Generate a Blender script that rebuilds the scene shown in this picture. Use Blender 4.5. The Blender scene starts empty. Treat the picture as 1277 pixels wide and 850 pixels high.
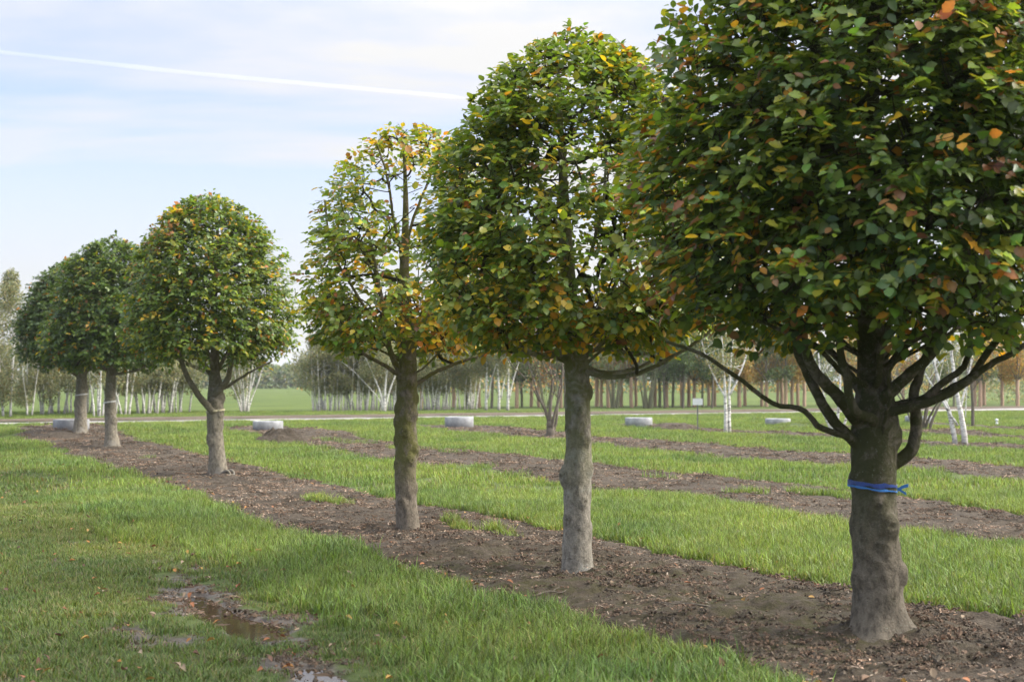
import bpy, math, random
import numpy as np
from mathutils import Vector

rng = np.random.default_rng(7)
random.seed(7)
SC = bpy.context.scene
COL = SC.collection

# ------------------------------------------------------------------ camera
W, H = 1277.0, 850.0
F = 1774.0                      # 50 mm lens in photo pixels
HORIZON = 474.0
CAM_Z = 1.6
PITCH = math.atan((HORIZON - H / 2) / F)
cam_d = bpy.data.cameras.new('camera')
cam_d.sensor_width = 36.0
cam_d.lens = 36.0 * F / W
cam_d.clip_start = 0.1
cam_d.clip_end = 200000.0
cam_d.dof.use_dof = True
cam_d.dof.focus_distance = 13.0
cam_d.dof.aperture_fstop = 3.2
cam = bpy.data.objects.new('camera', cam_d)
COL.objects.link(cam)
cam.location = (0, 0, CAM_Z)
cam.rotation_euler = (math.pi / 2 + PITCH, 0, 0)
SC.camera = cam

# ------------------------------------------------------------------ sun, sky, exposure
SUN_AZ, SUN_EL = math.radians(84), math.radians(38)      # to the right, behind thin cloud
world = bpy.data.worlds.new('World')
SC.world = world
world.use_nodes = True
nt = world.node_tree
nt.nodes.clear()


def N(tree, typ, **kw):
    n = tree.nodes.new(typ)
    for k, v in kw.items():
        setattr(n, k, v)
    return n


def L(tree, a, b):
    tree.links.new(a, b)


out = N(nt, 'ShaderNodeOutputWorld')
bg = N(nt, 'ShaderNodeBackground')
bg.inputs['Strength'].default_value = 0.10
sky = N(nt, 'ShaderNodeTexSky', sky_type='NISHITA', sun_disc=False, sun_elevation=SUN_EL,
        sun_rotation=SUN_AZ, air_density=1.0, dust_density=2.0, ozone_density=1.5)
tc = N(nt, 'ShaderNodeTexCoord')
sep = N(nt, 'ShaderNodeSeparateXYZ')
L(nt, tc.outputs['Generated'], sep.inputs[0])


def math_node(tree, op, a, b=None, c=None, clamp=False):
    n = N(tree, 'ShaderNodeMath', operation=op, use_clamp=clamp)
    for i, v in enumerate((a, b, c)):
        if v is None:
            continue
        if isinstance(v, (int, float)):
            n.inputs[i].default_value = v
        else:
            L(tree, v, n.inputs[i])
    return n.outputs[0]


# clouds on a flat layer overhead: direction / height
zc = math_node(nt, 'MAXIMUM', sep.outputs[2], 0.0)
zc = math_node(nt, 'ADD', zc, 0.10)
cx = math_node(nt, 'DIVIDE', sep.outputs[0], zc)
cy = math_node(nt, 'DIVIDE', sep.outputs[1], zc)
comb = N(nt, 'ShaderNodeCombineXYZ')
L(nt, cx, comb.inputs[0]); L(nt, cy, comb.inputs[1])
mp = N(nt, 'ShaderNodeMapping')
mp.inputs['Rotation'].default_value = (0, 0, math.radians(12))
mp.inputs['Scale'].default_value = (0.55, 1.2, 1.0)
L(nt, comb.outputs[0], mp.inputs[0])
n1 = N(nt, 'ShaderNodeTexNoise')
n1.inputs['Scale'].default_value = 0.85
n1.inputs['Detail'].default_value = 9
n1.inputs['Roughness'].default_value = 0.55
n1.inputs['Distortion'].default_value = 0.4
L(nt, mp.outputs[0], n1.inputs['Vector'])
r1 = N(nt, 'ShaderNodeMapRange')
r1.inputs['From Min'].default_value = 0.42
r1.inputs['From Max'].default_value = 0.58
r1.inputs['To Min'].default_value = 0.12
r1.inputs['To Max'].default_value = 0.97
L(nt, n1.outputs[0], r1.inputs['Value'])
# the veil closes towards the horizon
low = N(nt, 'ShaderNodeMapRange')
low.inputs['From Min'].default_value = 0.0
low.inputs['From Max'].default_value = 0.19
low.inputs['To Min'].default_value = 0.99
low.inputs['To Max'].default_value = 0.0
L(nt, sep.outputs[2], low.inputs['Value'])
fac = math_node(nt, 'MAXIMUM', r1.outputs[0], low.outputs[0])
# thin cloud is brighter towards the sun
sd = (math.sin(SUN_AZ) * math.cos(SUN_EL), math.cos(SUN_AZ) * math.cos(SUN_EL), math.sin(SUN_EL))
dotn = N(nt, 'ShaderNodeVectorMath', operation='DOT_PRODUCT')
dotn.inputs[1].default_value = sd
L(nt, tc.outputs['Generated'], dotn.inputs[0])
cr = N(nt, 'ShaderNodeFloatCurve')          # a cloudy sky grows brighter towards the zenith
cv = cr.mapping.curves[0]
cv.points[0].location = (0.0, 0.218)
cv.points[-1].location = (1.0, 0.95)
for px_, py_ in [(0.14, 0.23), (0.27, 0.262), (0.5, 0.62)]:
    cv.points.new(px_, py_)
cr.mapping.update()
L(nt, sep.outputs[2], cr.inputs['Value'])
glow = N(nt, 'ShaderNodeMapRange', interpolation_type='SMOOTHSTEP')
glow.inputs['From Min'].default_value = 0.75
glow.inputs['From Max'].default_value = 1.0
glow.inputs['To Min'].default_value = 10.0
glow.inputs['To Max'].default_value = 16.0
L(nt, dotn.outputs['Value'], glow.inputs['Value'])
ccol = N(nt, 'ShaderNodeVectorMath', operation='SCALE')
ccol.inputs[0].default_value = (1.0, 0.995, 0.995)
L(nt, math_node(nt, 'MULTIPLY', cr.outputs[0], glow.outputs[0]), ccol.inputs['Scale'])
mixc = N(nt, 'ShaderNodeMix', data_type='RGBA')
vl = N(nt, 'ShaderNodeMapRange', interpolation_type='SMOOTHSTEP')      # the veil is thicker on the sun's side
vl.inputs['From Min'].default_value = -0.25
vl.inputs['From Max'].default_value = 0.4
vl.inputs['To Min'].default_value = -0.46
vl.inputs['To Max'].default_value = 0.32
L(nt, dotn.outputs['Value'], vl.inputs['Value'])
fac = math_node(nt, 'MAXIMUM', math_node(nt, 'ADD', r1.outputs[0], vl.outputs[0], clamp=True), low.outputs[0])
L(nt, fac, mixc.inputs[0])
clear = N(nt, 'ShaderNodeMix', data_type='RGBA', blend_type='MULTIPLY')      # less green in the clear part
clear.inputs[0].default_value = 1.0
clear.inputs[7].default_value = (0.67, 0.615, 0.72, 1)
L(nt, sky.outputs[0], clear.inputs[6])
L(nt, clear.outputs[2], mixc.inputs[6])
L(nt, ccol.outputs[0], mixc.inputs[7])
L(nt, mixc.outputs[2], bg.inputs[0])
L(nt, bg.outputs[0], out.inputs[0])

sun_d = bpy.data.lights.new('sun', 'SUN')
sun_d.energy = 1.5
sun_d.angle = math.radians(22.0)
sun_d.color = (1.0, 0.94, 0.84)
sun = bpy.data.objects.new('sun', sun_d)
COL.objects.link(sun)
sun.rotation_euler = Vector(sd).to_track_quat('Z', 'Y').to_euler()

SC.view_settings.view_transform = 'Standard'
SC.view_settings.look = 'None'
SC.view_settings.gamma = 1.0
SC.view_settings.use_curve_mapping = False
SC.view_settings.exposure = 1.98
SC.render.engine = 'CYCLES'
SC.cycles.use_denoising = True
SC.cycles.max_bounces = 7
SC.cycles.volume_bounces = 2
SC.cycles.diffuse_bounces = 4
SC.cycles.transmission_bounces = 4
SC.cycles.transparent_max_bounces = 8
SC.cycles.sample_clamp_indirect = 6

# ------------------------------------------------------------------ helpers
cp, sp_ = math.cos(PITCH), math.sin(PITCH)


def ray(px, py):
    a, b = (px - W / 2) / F, (H / 2 - py) / F
    return np.array([a, cp - b * sp_, sp_ + b * cp])


def gpt(px, py, z=0.0):
    """the point where the sight line through a photo pixel meets the height z"""
    r = ray(px, py)
    t = (z - CAM_Z) / r[2]
    return np.array([r[0] * t, r[1] * t, z])


def at_y(px, py, Y):
    r = ray(px, py)
    t = Y / r[1]
    return np.array([r[0] * t, Y, CAM_Z + r[2] * t])


RD = np.array([-0.397, 0.918]); RD /= np.linalg.norm(RD)      # along the rows
RN = np.array([RD[1], -RD[0]])                                 # across the rows


def to_uv(p):
    p = np.asarray(p)
    return p[..., 0] * RN[0] + p[..., 1] * RN[1], p[..., 0] * RD[0] + p[..., 1] * RD[1]


def hash2(ix, iy, s):
    h = (ix.astype(np.int64) * 374761393 + iy.astype(np.int64) * 668265263 + s * 1442695041) & 0x7fffffff
    h = ((h ^ (h >> 13)) * 1274126177) & 0x7fffffff
    h = (h ^ (h >> 16)) & 0xffff
    return h / 65535.0


def vnoise(x, y, s=0):
    x = np.asarray(x, float); y = np.asarray(y, float)
    ix, iy = np.floor(x), np.floor(y)
    fx, fy = x - ix, y - iy
    fx = fx * fx * (3 - 2 * fx); fy = fy * fy * (3 - 2 * fy)
    a = hash2(ix, iy, s); b = hash2(ix + 1, iy, s); c = hash2(ix, iy + 1, s); d = hash2(ix + 1, iy + 1, s)
    return (a * (1 - fx) + b * fx) * (1 - fy) + (c * (1 - fx) + d * fx) * fy


def fbm(x, y, s=0, o=4, g=0.5):
    t, a, n = 0, 1, 0
    for i in range(o):
        t = t + a * vnoise(x * 2 ** i, y * 2 ** i, s + i * 17)
        n += a; a *= g
    return t / n


def unit(v):
    v = np.asarray(v, float)
    return v / np.maximum(np.linalg.norm(v, axis=-1, keepdims=True), 1e-9)


def mesh_np(name, V, FL, mat, smooth=False, col=None, attrs=None):
    """a mesh from arrays: V (n,3), FL a list of (m,k) face arrays"""
    me = bpy.data.meshes.new(name)
    V = np.asarray(V, np.float32)
    me.vertices.add(len(V))
    me.vertices.foreach_set('co', V.ravel())
    FL = [np.asarray(f, np.int32) for f in FL if len(f)]
    loops = np.concatenate([f.ravel() for f in FL]) if FL else np.zeros(0, np.int32)
    sizes = np.concatenate([np.full(len(f), f.shape[1], np.int32) for f in FL]) if FL else np.zeros(0, np.int32)
    if len(sizes):
        me.loops.add(len(loops))
        me.loops.foreach_set('vertex_index', loops)
        me.polygons.add(len(sizes))
        me.polygons.foreach_set('loop_start', np.concatenate([[0], np.cumsum(sizes)[:-1]]).astype(np.int32))
        me.polygons.foreach_set('use_smooth', np.full(len(sizes), smooth))
    if col is not None:
        a = me.attributes.new('col', 'FLOAT_COLOR', 'POINT')
        c = np.ones((len(V), 4), np.float32); c[:, :3] = col
        a.data.foreach_set('color', c.ravel())
    for k, v in (attrs or {}).items():
        a = me.attributes.new(k, 'FLOAT', 'POINT')
        a.data.foreach_set('value', np.asarray(v, np.float32))
    me.update(calc_edges=True)
    if mat is not None:
        me.materials.append(mat)
    return me


def link(name, me, parent=None, loc=None, rot=None):
    o = bpy.data.objects.new(name, me)
    COL.objects.link(o)
    if parent is not None:
        o.parent = parent
    if loc is not None:
        o.location = loc
    if rot is not None:
        o.rotation_euler = rot
    return o


def tag(o, label=None, cat=None, group=None, kind=None):
    if label: o['label'] = label
    if cat: o['category'] = cat
    if group: o['group'] = group
    if kind: o['kind'] = kind
    return o


def empty(name, loc, label, cat, group=None, rz=0.0):
    o = bpy.data.objects.new(name, None)
    COL.objects.link(o)
    o.location = loc
    o.rotation_euler = (0, 0, rz)
    o.empty_display_size = 0.2
    return tag(o, label, cat, group)


def copy_tree(o, parent=None):
    c = o.copy()
    COL.objects.link(c)
    c.parent = parent
    for ch in list(o.children):
        copy_tree(ch, c)
    return c


class MB:
    """collects vertices and faces"""

    def __init__(self):
        self.V, self.Q, self.T, self.n = [], [], [], 0

    def add(self, V, Q=None, T=None):
        V = np.asarray(V, float)
        if Q is not None and len(Q): self.Q.append(np.asarray(Q) + self.n)
        if T is not None and len(T): self.T.append(np.asarray(T) + self.n)
        self.V.append(V); self.n += len(V)

    def tube(self, P, R, sides=8, cap=True, lump=None):
        P = np.asarray(P, float); R = np.broadcast_to(np.asarray(R, float), (len(P),))
        T = unit(np.gradient(P, axis=0))
        ref = np.array([0.0, 0, 1]) if abs(T[0][2]) < 0.8 else np.array([1.0, 0, 0])
        u = unit(np.cross(T[0], ref))
        rings = []
        th = np.linspace(0, 2 * np.pi, sides, endpoint=False)
        for i in range(len(P)):
            u = unit(u - T[i] * np.dot(u, T[i]))
            v = np.cross(T[i], u)
            rr = R[i] * np.ones(sides)
            if lump is not None:
                rr = rr * lump(i, th)
            rings.append(P[i] + rr[:, None] * (np.cos(th)[:, None] * u + np.sin(th)[:, None] * v))
        V = np.concatenate(rings)
        n, k = len(P), sides
        i = np.arange(n - 1)[:, None] * k; j = np.arange(k)[None, :]; j2 = (j + 1) % k
        Q = np.stack([i + j, i + j2, i + k + j2, i + k + j], -1).reshape(-1, 4)
        Tt = []
        if cap:
            V = np.concatenate([V, P[:1], P[-1:]])
            a, b = n * k, n * k + 1
            jj = np.arange(k); jn = (jj + 1) % k
            Tt = np.concatenate([np.stack([np.full(k, a), jn, jj], -1),
                                 np.stack([np.full(k, b), (n - 1) * k + jj, (n - 1) * k + jn], -1)])
        self.add(V, Q, Tt)

    def lathe(self, prof, sides=32, c=(0, 0, 0), closed=False):
        prof = np.asarray(prof, float)
        th = np.linspace(0, 2 * np.pi, sides, endpoint=False)
        V = np.concatenate([np.stack([r * np.cos(th) + c[0], r * np.sin(th) + c[1], np.full(sides, z + c[2])], -1) for r, z in prof])
        n, k = len(prof), sides
        m = n if closed else n - 1
        i = np.arange(m)[:, None] * k; i2 = ((np.arange(m) + 1) % n)[:, None] * k
        j = np.arange(k)[None, :]; j2 = (j + 1) % k
        self.add(V, np.stack([i + j, i + j2, i2 + j2, i2 + j], -1).reshape(-1, 4))

    def box(self, c, s, rz=0.0):
        c = np.asarray(c, float); s = np.asarray(s, float) / 2
        V = np.array([[x, y, z] for x in (-1, 1) for y in (-1, 1) for z in (-1, 1)], float) * s
        ca, sa = math.cos(rz), math.sin(rz)
        V = np.stack([V[:, 0] * ca - V[:, 1] * sa, V[:, 0] * sa + V[:, 1] * ca, V[:, 2]], -1) + c
        self.add(V, [(0, 1, 3, 2), (4, 6, 7, 5), (0, 4, 5, 1), (2, 3, 7, 6), (0, 2, 6, 4), (1, 5, 7, 3)])

    def mesh(self, name, mat, smooth=True, **kw):
        V = np.concatenate(self.V)
        return mesh_np(name, V, [np.concatenate(x) for x in (self.Q, self.T) if x], mat, smooth, **kw)


def spline(pts, n):
    """Catmull-Rom through the points"""
    p = np.asarray(pts, float)
    p = np.concatenate([[2 * p[0] - p[1]], p, [2 * p[-1] - p[-2]]])
    m = len(p) - 3
    res = []
    for t in np.linspace(0, m - 1e-6, n):
        i = int(t); f = t - i
        a, b, c, d = p[i:i + 4]
        res.append(0.5 * (2 * b + (c - a) * f + (2 * a - 5 * b + 4 * c - d) * f * f + (3 * b - a - 3 * c + d) * f ** 3))
    return np.array(res)


# ------------------------------------------------------------------ materials
def new_mat(name):
    m = bpy.data.materials.new(name)
    m.use_nodes = True
    t = m.node_tree
    b = t.nodes['Principled BSDF']
    return m, t, b


def rgb(c):
    return (c[0], c[1], c[2], 1.0)


def ramp(t, val, stops):
    r = N(t, 'ShaderNodeValToRGB')
    e = r.color_ramp.elements
    while len(e) < len(stops):
        e.new(0.5)
    for i, (p, c) in enumerate(stops):
        e[i].position = p; e[i].color = rgb(c)
    L(t, val, r.inputs[0])
    return r.outputs[0]


def noise(t, scale, detail=4, rough=0.55, vec=None, dist=0.0):
    n = N(t, 'ShaderNodeTexNoise')
    n.inputs['Scale'].default_value = scale
    n.inputs['Detail'].default_value = detail
    n.inputs['Roughness'].default_value = rough
    n.inputs['Distortion'].default_value = dist
    if vec is not None:
        L(t, vec, n.inputs['Vector'])
    return n.outputs[0]


def mixcol(t, f, a, b, mode='MIX'):
    m = N(t, 'ShaderNodeMix', data_type='RGBA', blend_type=mode)
    for i, v in ((0, f), (6, a), (7, b)):
        if isinstance(v, (int, float)): m.inputs[i].default_value = v
        elif isinstance(v, tuple): m.inputs[i].default_value = rgb(v)
        else: L(t, v, m.inputs[i])
    return m.outputs[2]


def bump(t, b, h, strength=0.4, dist=0.02):
    n = N(t, 'ShaderNodeBump')
    n.inputs['Strength'].default_value = strength
    n.inputs['Distance'].default_value = dist
    L(t, h, n.inputs['Height'])
    L(t, n.outputs[0], b.inputs['Normal'])


def objco(t):
    return N(t, 'ShaderNodeTexCoord').outputs['Object']


def posco(t):
    return N(t, 'ShaderNodeNewGeometry').outputs['Position']


def smooth01(t, v, a, b):
    r = N(t, 'ShaderNodeMapRange', interpolation_type='SMOOTHSTEP')
    r.inputs['From Min'].default_value = a
    r.inputs['From Max'].default_value = b
    L(t, v, r.inputs['Value'])
    return r.outputs[0]


def leaf_material(name, rough=0.42, trans=0.32, tint=(1.25, 1.25, 0.55), tintattr=None, spec=0.45):
    m, t, b = new_mat(name)
    a = N(t, 'ShaderNodeAttribute', attribute_name='col')
    colr = a.outputs['Color']
    if tintattr:
        ia = N(t, 'ShaderNodeAttribute', attribute_name=tintattr, attribute_type='INSTANCER')
        colr = mixcol(t, ia.outputs['Fac'], mixcol(t, 1.0, colr, (0.72, 0.78, 0.8), 'MULTIPLY'),
                      mixcol(t, 1.0, colr, (1.45, 1.22, 1.1), 'MULTIPLY'))
    L(t, colr, b.inputs['Base Color'])
    b.inputs['Roughness'].default_value = rough
    b.inputs['Specular IOR Level'].default_value = spec
    tr = N(t, 'ShaderNodeBsdfTranslucent')
    L(t, mixcol(t, 1.0, colr, tint, 'MULTIPLY'), tr.inputs[0])
    mx = N(t, 'ShaderNodeMixShader')
    mx.inputs[0].default_value = trans
    L(t, b.outputs[0], mx.inputs[1]); L(t, tr.outputs[0], mx.inputs[2])
    L(t, mx.outputs[0], t.nodes['Material Output'].inputs[0])
    return m


M_LEAF = leaf_material('beech_leaf', 0.36, 0.46)
M_BIRCHLEAF = leaf_material('small_leaf', 0.5, 0.42, (1.1, 1.1, 0.8))
M_GRASS = leaf_material('grass_blade', 0.45, 0.38, (1.2, 1.15, 0.6), 'tint', spec=0.35)
M_DEBRIS = leaf_material('litter', 0.8, 0.0, tintattr='tint', spec=0.2)
M_LITTER = leaf_material('dry_leaf', 0.6, 0.15, (1, 1, 1), spec=0.3)


def bark_material(name, base, dark, algae, algae_amt, pale=None, lo=0.3, hi=1.3, scale=1.0):
    """beech bark: smooth grey, algae above, soil splash near the ground"""
    m, t, b = new_mat(name)
    oc = objco(t)
    n_big = noise(t, 3.5 * scale, 5, 0.6, oc)
    n_fine = noise(t, 60 * scale, 6, 0.75, oc)
    mpn = N(t, 'ShaderNodeMapping'); mpn.inputs['Scale'].default_value = (1, 1, 0.55)
    L(t, oc, mpn.inputs[0])
    n_str = noise(t, 26 * scale, 8, 0.7, mpn.outputs[0])
    c = ramp(t, n_str, [(0.34, tuple(x * 0.85 for x in dark)), (0.5, base), (0.7, tuple(min(1, x * 1.5) for x in base))])
    c = mixcol(t, smooth01(t, n_fine, 0.55, 0.75), c, tuple(x * 0.45 for x in base))
    if pale:
        c = mixcol(t, smooth01(t, n_big, 0.53, 0.66), c, pale)
    s = N(t, 'ShaderNodeSeparateXYZ'); L(t, oc, s.inputs[0])
    hmask = smooth01(t, s.outputs[2], lo, hi)
    n_al = noise(t, 6 * scale, 6, 0.7, oc, 0.6)
    al = math_node(t, 'MULTIPLY', smooth01(t, n_al, 0.36, 0.54), hmask)
    al = math_node(t, 'MULTIPLY', al, algae_amt)
    c = mixcol(t, al, c, algae)
    spots = N(t, 'ShaderNodeTexVoronoi'); spots.inputs['Scale'].default_value = 45 * scale
    L(t, oc, spots.inputs['Vector'])
    sp = math_node(t, 'MULTIPLY', math_node(t, 'LESS_THAN', spots.outputs['Distance'], 0.17), smooth01(t, n_big, 0.45, 0.6))
    c = mixcol(t, math_node(t, 'MULTIPLY', sp, 0.5), c, (0.30, 0.32, 0.25))
    kn = N(t, 'ShaderNodeAttribute', attribute_name='knot')
    c = mixcol(t, math_node(t, 'MULTIPLY', kn.outputs['Fac'], 0.8), c, (0.04, 0.036, 0.016))
    L(t, c, b.inputs['Base Color'])
    b.inputs['Roughness'].default_value = 0.85
    b.inputs['Specular IOR Level'].default_value = 0.2
    h = math_node(t, 'ADD', math_node(t, 'MULTIPLY', n_str, 0.8), math_node(t, 'MULTIPLY', n_fine, 0.9))
    bump(t, b, h, 1.0, 0.025)
    return m


M_BARK1 = bark_material('bark_dark', (0.17, 0.147, 0.112), (0.095, 0.08, 0.06), (0.055, 0.06, 0.018), 0.9, None, 0.3, 1.05)
M_BARK2 = bark_material('bark_pale', (0.30, 0.275, 0.225), (0.18, 0.16, 0.125), (0.165, 0.17, 0.06), 0.85, (0.42, 0.41, 0.36), 0.45, 1.5)
M_BARK3 = bark_material('bark_mossy', (0.20, 0.17, 0.13), (0.10, 0.085, 0.065), (0.13, 0.13, 0.034), 0.9, None, 0.3, 0.9)
M_BARK4 = bark_material('bark_grey', (0.22, 0.195, 0.15), (0.12, 0.105, 0.08), (0.088, 0.086, 0.035), 0.6, (0.25, 0.23, 0.195), 0.5, 1.6)
M_TWIG = bark_material('bark_twig', (0.06, 0.05, 0.034), (0.03, 0.025, 0.018), (0.045, 0.048, 0.016), 0.5, None, -10, -9)


def birch_material():
    m, t, b = new_mat('birch_bark')
    oc = objco(t)
    mpn = N(t, 'ShaderNodeMapping'); mpn.inputs['Scale'].default_value = (1, 1, 3.0)
    L(t, oc, mpn.inputs[0])
    n = noise(t, 6.0, 5, 0.7, mpn.outputs[0])
    n2 = noise(t, 2.2, 3, 0.6, oc)
    c = ramp(t, n, [(0.38, (0.05, 0.045, 0.04)), (0.43, (0.40, 0.38, 0.35)), (0.52, (0.66, 0.64, 0.61)), (0.8, (0.78, 0.77, 0.75))])
    c = mixcol(t, math_node(t, 'MULTIPLY', smooth01(t, n2, 0.55, 0.75), 0.4), c, (0.22, 0.2, 0.14))
    s = N(t, 'ShaderNodeSeparateXYZ'); L(t, oc, s.inputs[0])
    c = mixcol(t, math_node(t, 'MULTIPLY', math_node(t, 'SUBTRACT', 1.0, smooth01(t, s.outputs[2], 0.0, 0.5)), 0.6), c, (0.10, 0.085, 0.065))
    L(t, c, b.inputs['Base Color'])
    b.inputs['Roughness'].default_value = 0.7
    return m


M_BIRCH = birch_material()


def plain(name, c1, c2, scale=8, rough=0.8, bs=0.3, bd=0.01, metal=0.0, det=5):
    m, t, b = new_mat(name)
    oc = objco(t)
    n = noise(t, scale, det, 0.65, oc)
    L(t, ramp(t, n, [(0.3, c1), (0.7, c2)]), b.inputs['Base Color'])
    b.inputs['Roughness'].default_value = rough
    b.inputs['Metallic'].default_value = metal
    if bs:
        bump(t, b, noise(t, scale * 4, 4, 0.6, oc), bs, bd)
    return m


M_STEM = plain('brown_stem', (0.075, 0.062, 0.045), (0.15, 0.125, 0.095), 9)
M_GREENSTEM = plain('green_stem', (0.11, 0.11, 0.06), (0.19, 0.18, 0.11), 6)
M_JUTE = plain('jute_wrap', (0.34, 0.22, 0.15), (0.50, 0.34, 0.24), 14)
M_CONCRETE = plain('concrete', (0.2, 0.205, 0.21), (0.40, 0.41, 0.42), 5, 0.85, 0.35, 0.01)
M_STEEL = plain('grey_steel', (0.14, 0.145, 0.15), (0.2, 0.205, 0.21), 12, 0.5, 0.1, 0.002, 0.6)
M_PLATE = plain('white_plate', (0.66, 0.68, 0.69), (0.76, 0.77, 0.78), 6, 0.45, 0.0)
M_BLUE = plain('blue_tape', (0.012, 0.03, 0.13), (0.02, 0.06, 0.28), 25, 0.35, 0.2, 0.004)
M_CYAN = plain('light_blue_tape', (0.02, 0.12, 0.38), (0.035, 0.19, 0.5), 25, 0.35, 0.2, 0.004)
M_ROPE = plain('pale_rope', (0.36, 0.32, 0.2), (0.5, 0.45, 0.3), 60, 0.9, 0.3, 0.003)
M_ROPEW = plain('white_rope', (0.5, 0.5, 0.47), (0.62, 0.62, 0.6), 60, 0.9, 0.3, 0.003)


def soil_material(name='soil', lighter=1.0):
    m, t, b = new_mat(name)
    pc = posco(t)
    a = noise(t, 0.9, 5, 0.6, pc)
    f = noise(t, 16, 7, 0.72, pc)
    g = noise(t, 70, 4, 0.7, pc)
    k = lighter
    c = ramp(t, f, [(0.28, (0.034 * k, 0.026 * k, 0.018 * k)), (0.5, (0.082 * k, 0.065 * k, 0.046 * k)), (0.72, (0.15 * k, 0.122 * k, 0.09 * k))])
    c = mixcol(t, smooth01(t, a, 0.45, 0.7), c, mixcol(t, 1.0, c, (0.72, 0.70, 0.66), 'MULTIPLY'))
    vo = N(t, 'ShaderNodeTexVoronoi'); vo.inputs['Scale'].default_value = 30
    L(t, pc, vo.inputs['Vector'])
    chip = math_node(t, 'LESS_THAN', vo.outputs['Distance'], 0.2)
    chip = math_node(t, 'MULTIPLY', chip, smooth01(t, noise(t, 5, 2, 0.5, pc), 0.5, 0.6))
    c = mixcol(t, math_node(t, 'MULTIPLY', chip, 0.5), c, (0.24, 0.185, 0.145))
    at = N(t, 'ShaderNodeAttribute', attribute_name='mud')
    c = mixcol(t, math_node(t, 'MULTIPLY', at.outputs['Fac'], 0.75), c, (0.088, 0.074, 0.06))
    moss = N(t, 'ShaderNodeAttribute', attribute_name='moss')
    c = mixcol(t, math_node(t, 'MULTIPLY', moss.outputs['Fac'], smooth01(t, noise(t, 7, 5, 0.7, pc), 0.38, 0.62)), c, (0.06, 0.055, 0.022))
    L(t, c, b.inputs['Base Color'])
    rg = math_node(t, 'SUBTRACT', 0.95, math_node(t, 'MULTIPLY', at.outputs['Fac'], 0.55))
    L(t, rg, b.inputs['Roughness'])
    b.inputs['Specular IOR Level'].default_value = 0.25
    h = math_node(t, 'ADD', f, math_node(t, 'MULTIPLY', g, 0.35))
    bump(t, b, h, 1.0, 0.05)
    return m


def turf_material():
    """the earth and thatch under the grass blades; far off, the sward itself"""
    m, t, b = new_mat('turf')
    pc = posco(t)
    f = noise(t, 9, 6, 0.7, pc)
    big = noise(t, 0.6, 4, 0.6, pc)
    c = ramp(t, f, [(0.3, (0.035, 0.042, 0.012)), (0.55, (0.075, 0.105, 0.025)), (0.75, (0.125, 0.15, 0.045))])
    c = mixcol(t, smooth01(t, big, 0.42, 0.68), c, (0.085, 0.115, 0.028))
    s = N(t, 'ShaderNodeSeparateXYZ'); L(t, pc, s.inputs[0])
    far = N(t, 'ShaderNodeAttribute', attribute_name='field')
    mp_ = N(t, 'ShaderNodeMapping'); mp_.inputs['Scale'].default_value = (0.25, 0.8, 1)
    L(t, pc, mp_.inputs[0])
    fc = ramp(t, math_node(t, 'MULTIPLY_ADD', noise(t, 1.6, 6, 0.75, mp_.outputs[0]), 0.5, math_node(t, 'MULTIPLY', noise(t, 0.12, 5, 0.7, pc), 0.5)), [(0.40, (0.045, 0.07, 0.01)), (0.5, (0.072, 0.108, 0.015)), (0.60, (0.105, 0.138, 0.024))])
    c = mixcol(t, far.outputs['Fac'], c, fc)
    at = N(t, 'ShaderNodeAttribute', attribute_name='mud')
    mud = ramp(t, noise(t, 14, 7, 0.75, pc), [(0.35, (0.035, 0.027, 0.02)), (0.52, (0.1, 0.08, 0.06)), (0.68, (0.17, 0.145, 0.12))])
    c = mixcol(t, at.outputs['Fac'], c, mud)
    L(t, c, b.inputs['Base Color'])
    rg = math_node(t, 'SUBTRACT', 0.9, math_node(t, 'MULTIPLY', at.outputs['Fac'], 0.5))
    L(t, rg, b.inputs['Roughness'])
    b.inputs['Specular IOR Level'].default_value = 0.25
    bump(t, b, noise(t, 30, 5, 0.7, pc), 0.9, 0.03)
    return m


M_SOIL = soil_material()
M_TURF = turf_material()
M_TRACK = plain('pale_track', (0.24, 0.22, 0.2), (0.36, 0.34, 0.32), 3, 0.9, 0.3, 0.02)

m_, t_, b_ = new_mat('puddle_water')
pc_ = posco(t_)
wet = smooth01(t_, noise(t_, 5.5, 4, 0.6, pc_), 0.36, 0.43)          # open water between silt
L(t_, mixcol(t_, wet, (0.075, 0.048, 0.026), (0.05, 0.034, 0.02)), b_.inputs['Base Color'])
L(t_, math_node(t_, 'SUBTRACT', 0.55, math_node(t_, 'MULTIPLY', wet, 0.52)), b_.inputs['Roughness'])
L(t_, math_node(t_, 'ADD', 0.12, math_node(t_, 'MULTIPLY', wet, 0.38)), b_.inputs['Specular IOR Level'])
b_.inputs['IOR'].default_value = 1.33
bump(t_, b_, noise(t_, 14, 3, 0.5, pc_), 0.06, 0.01)
M_WATER = m_

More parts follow.
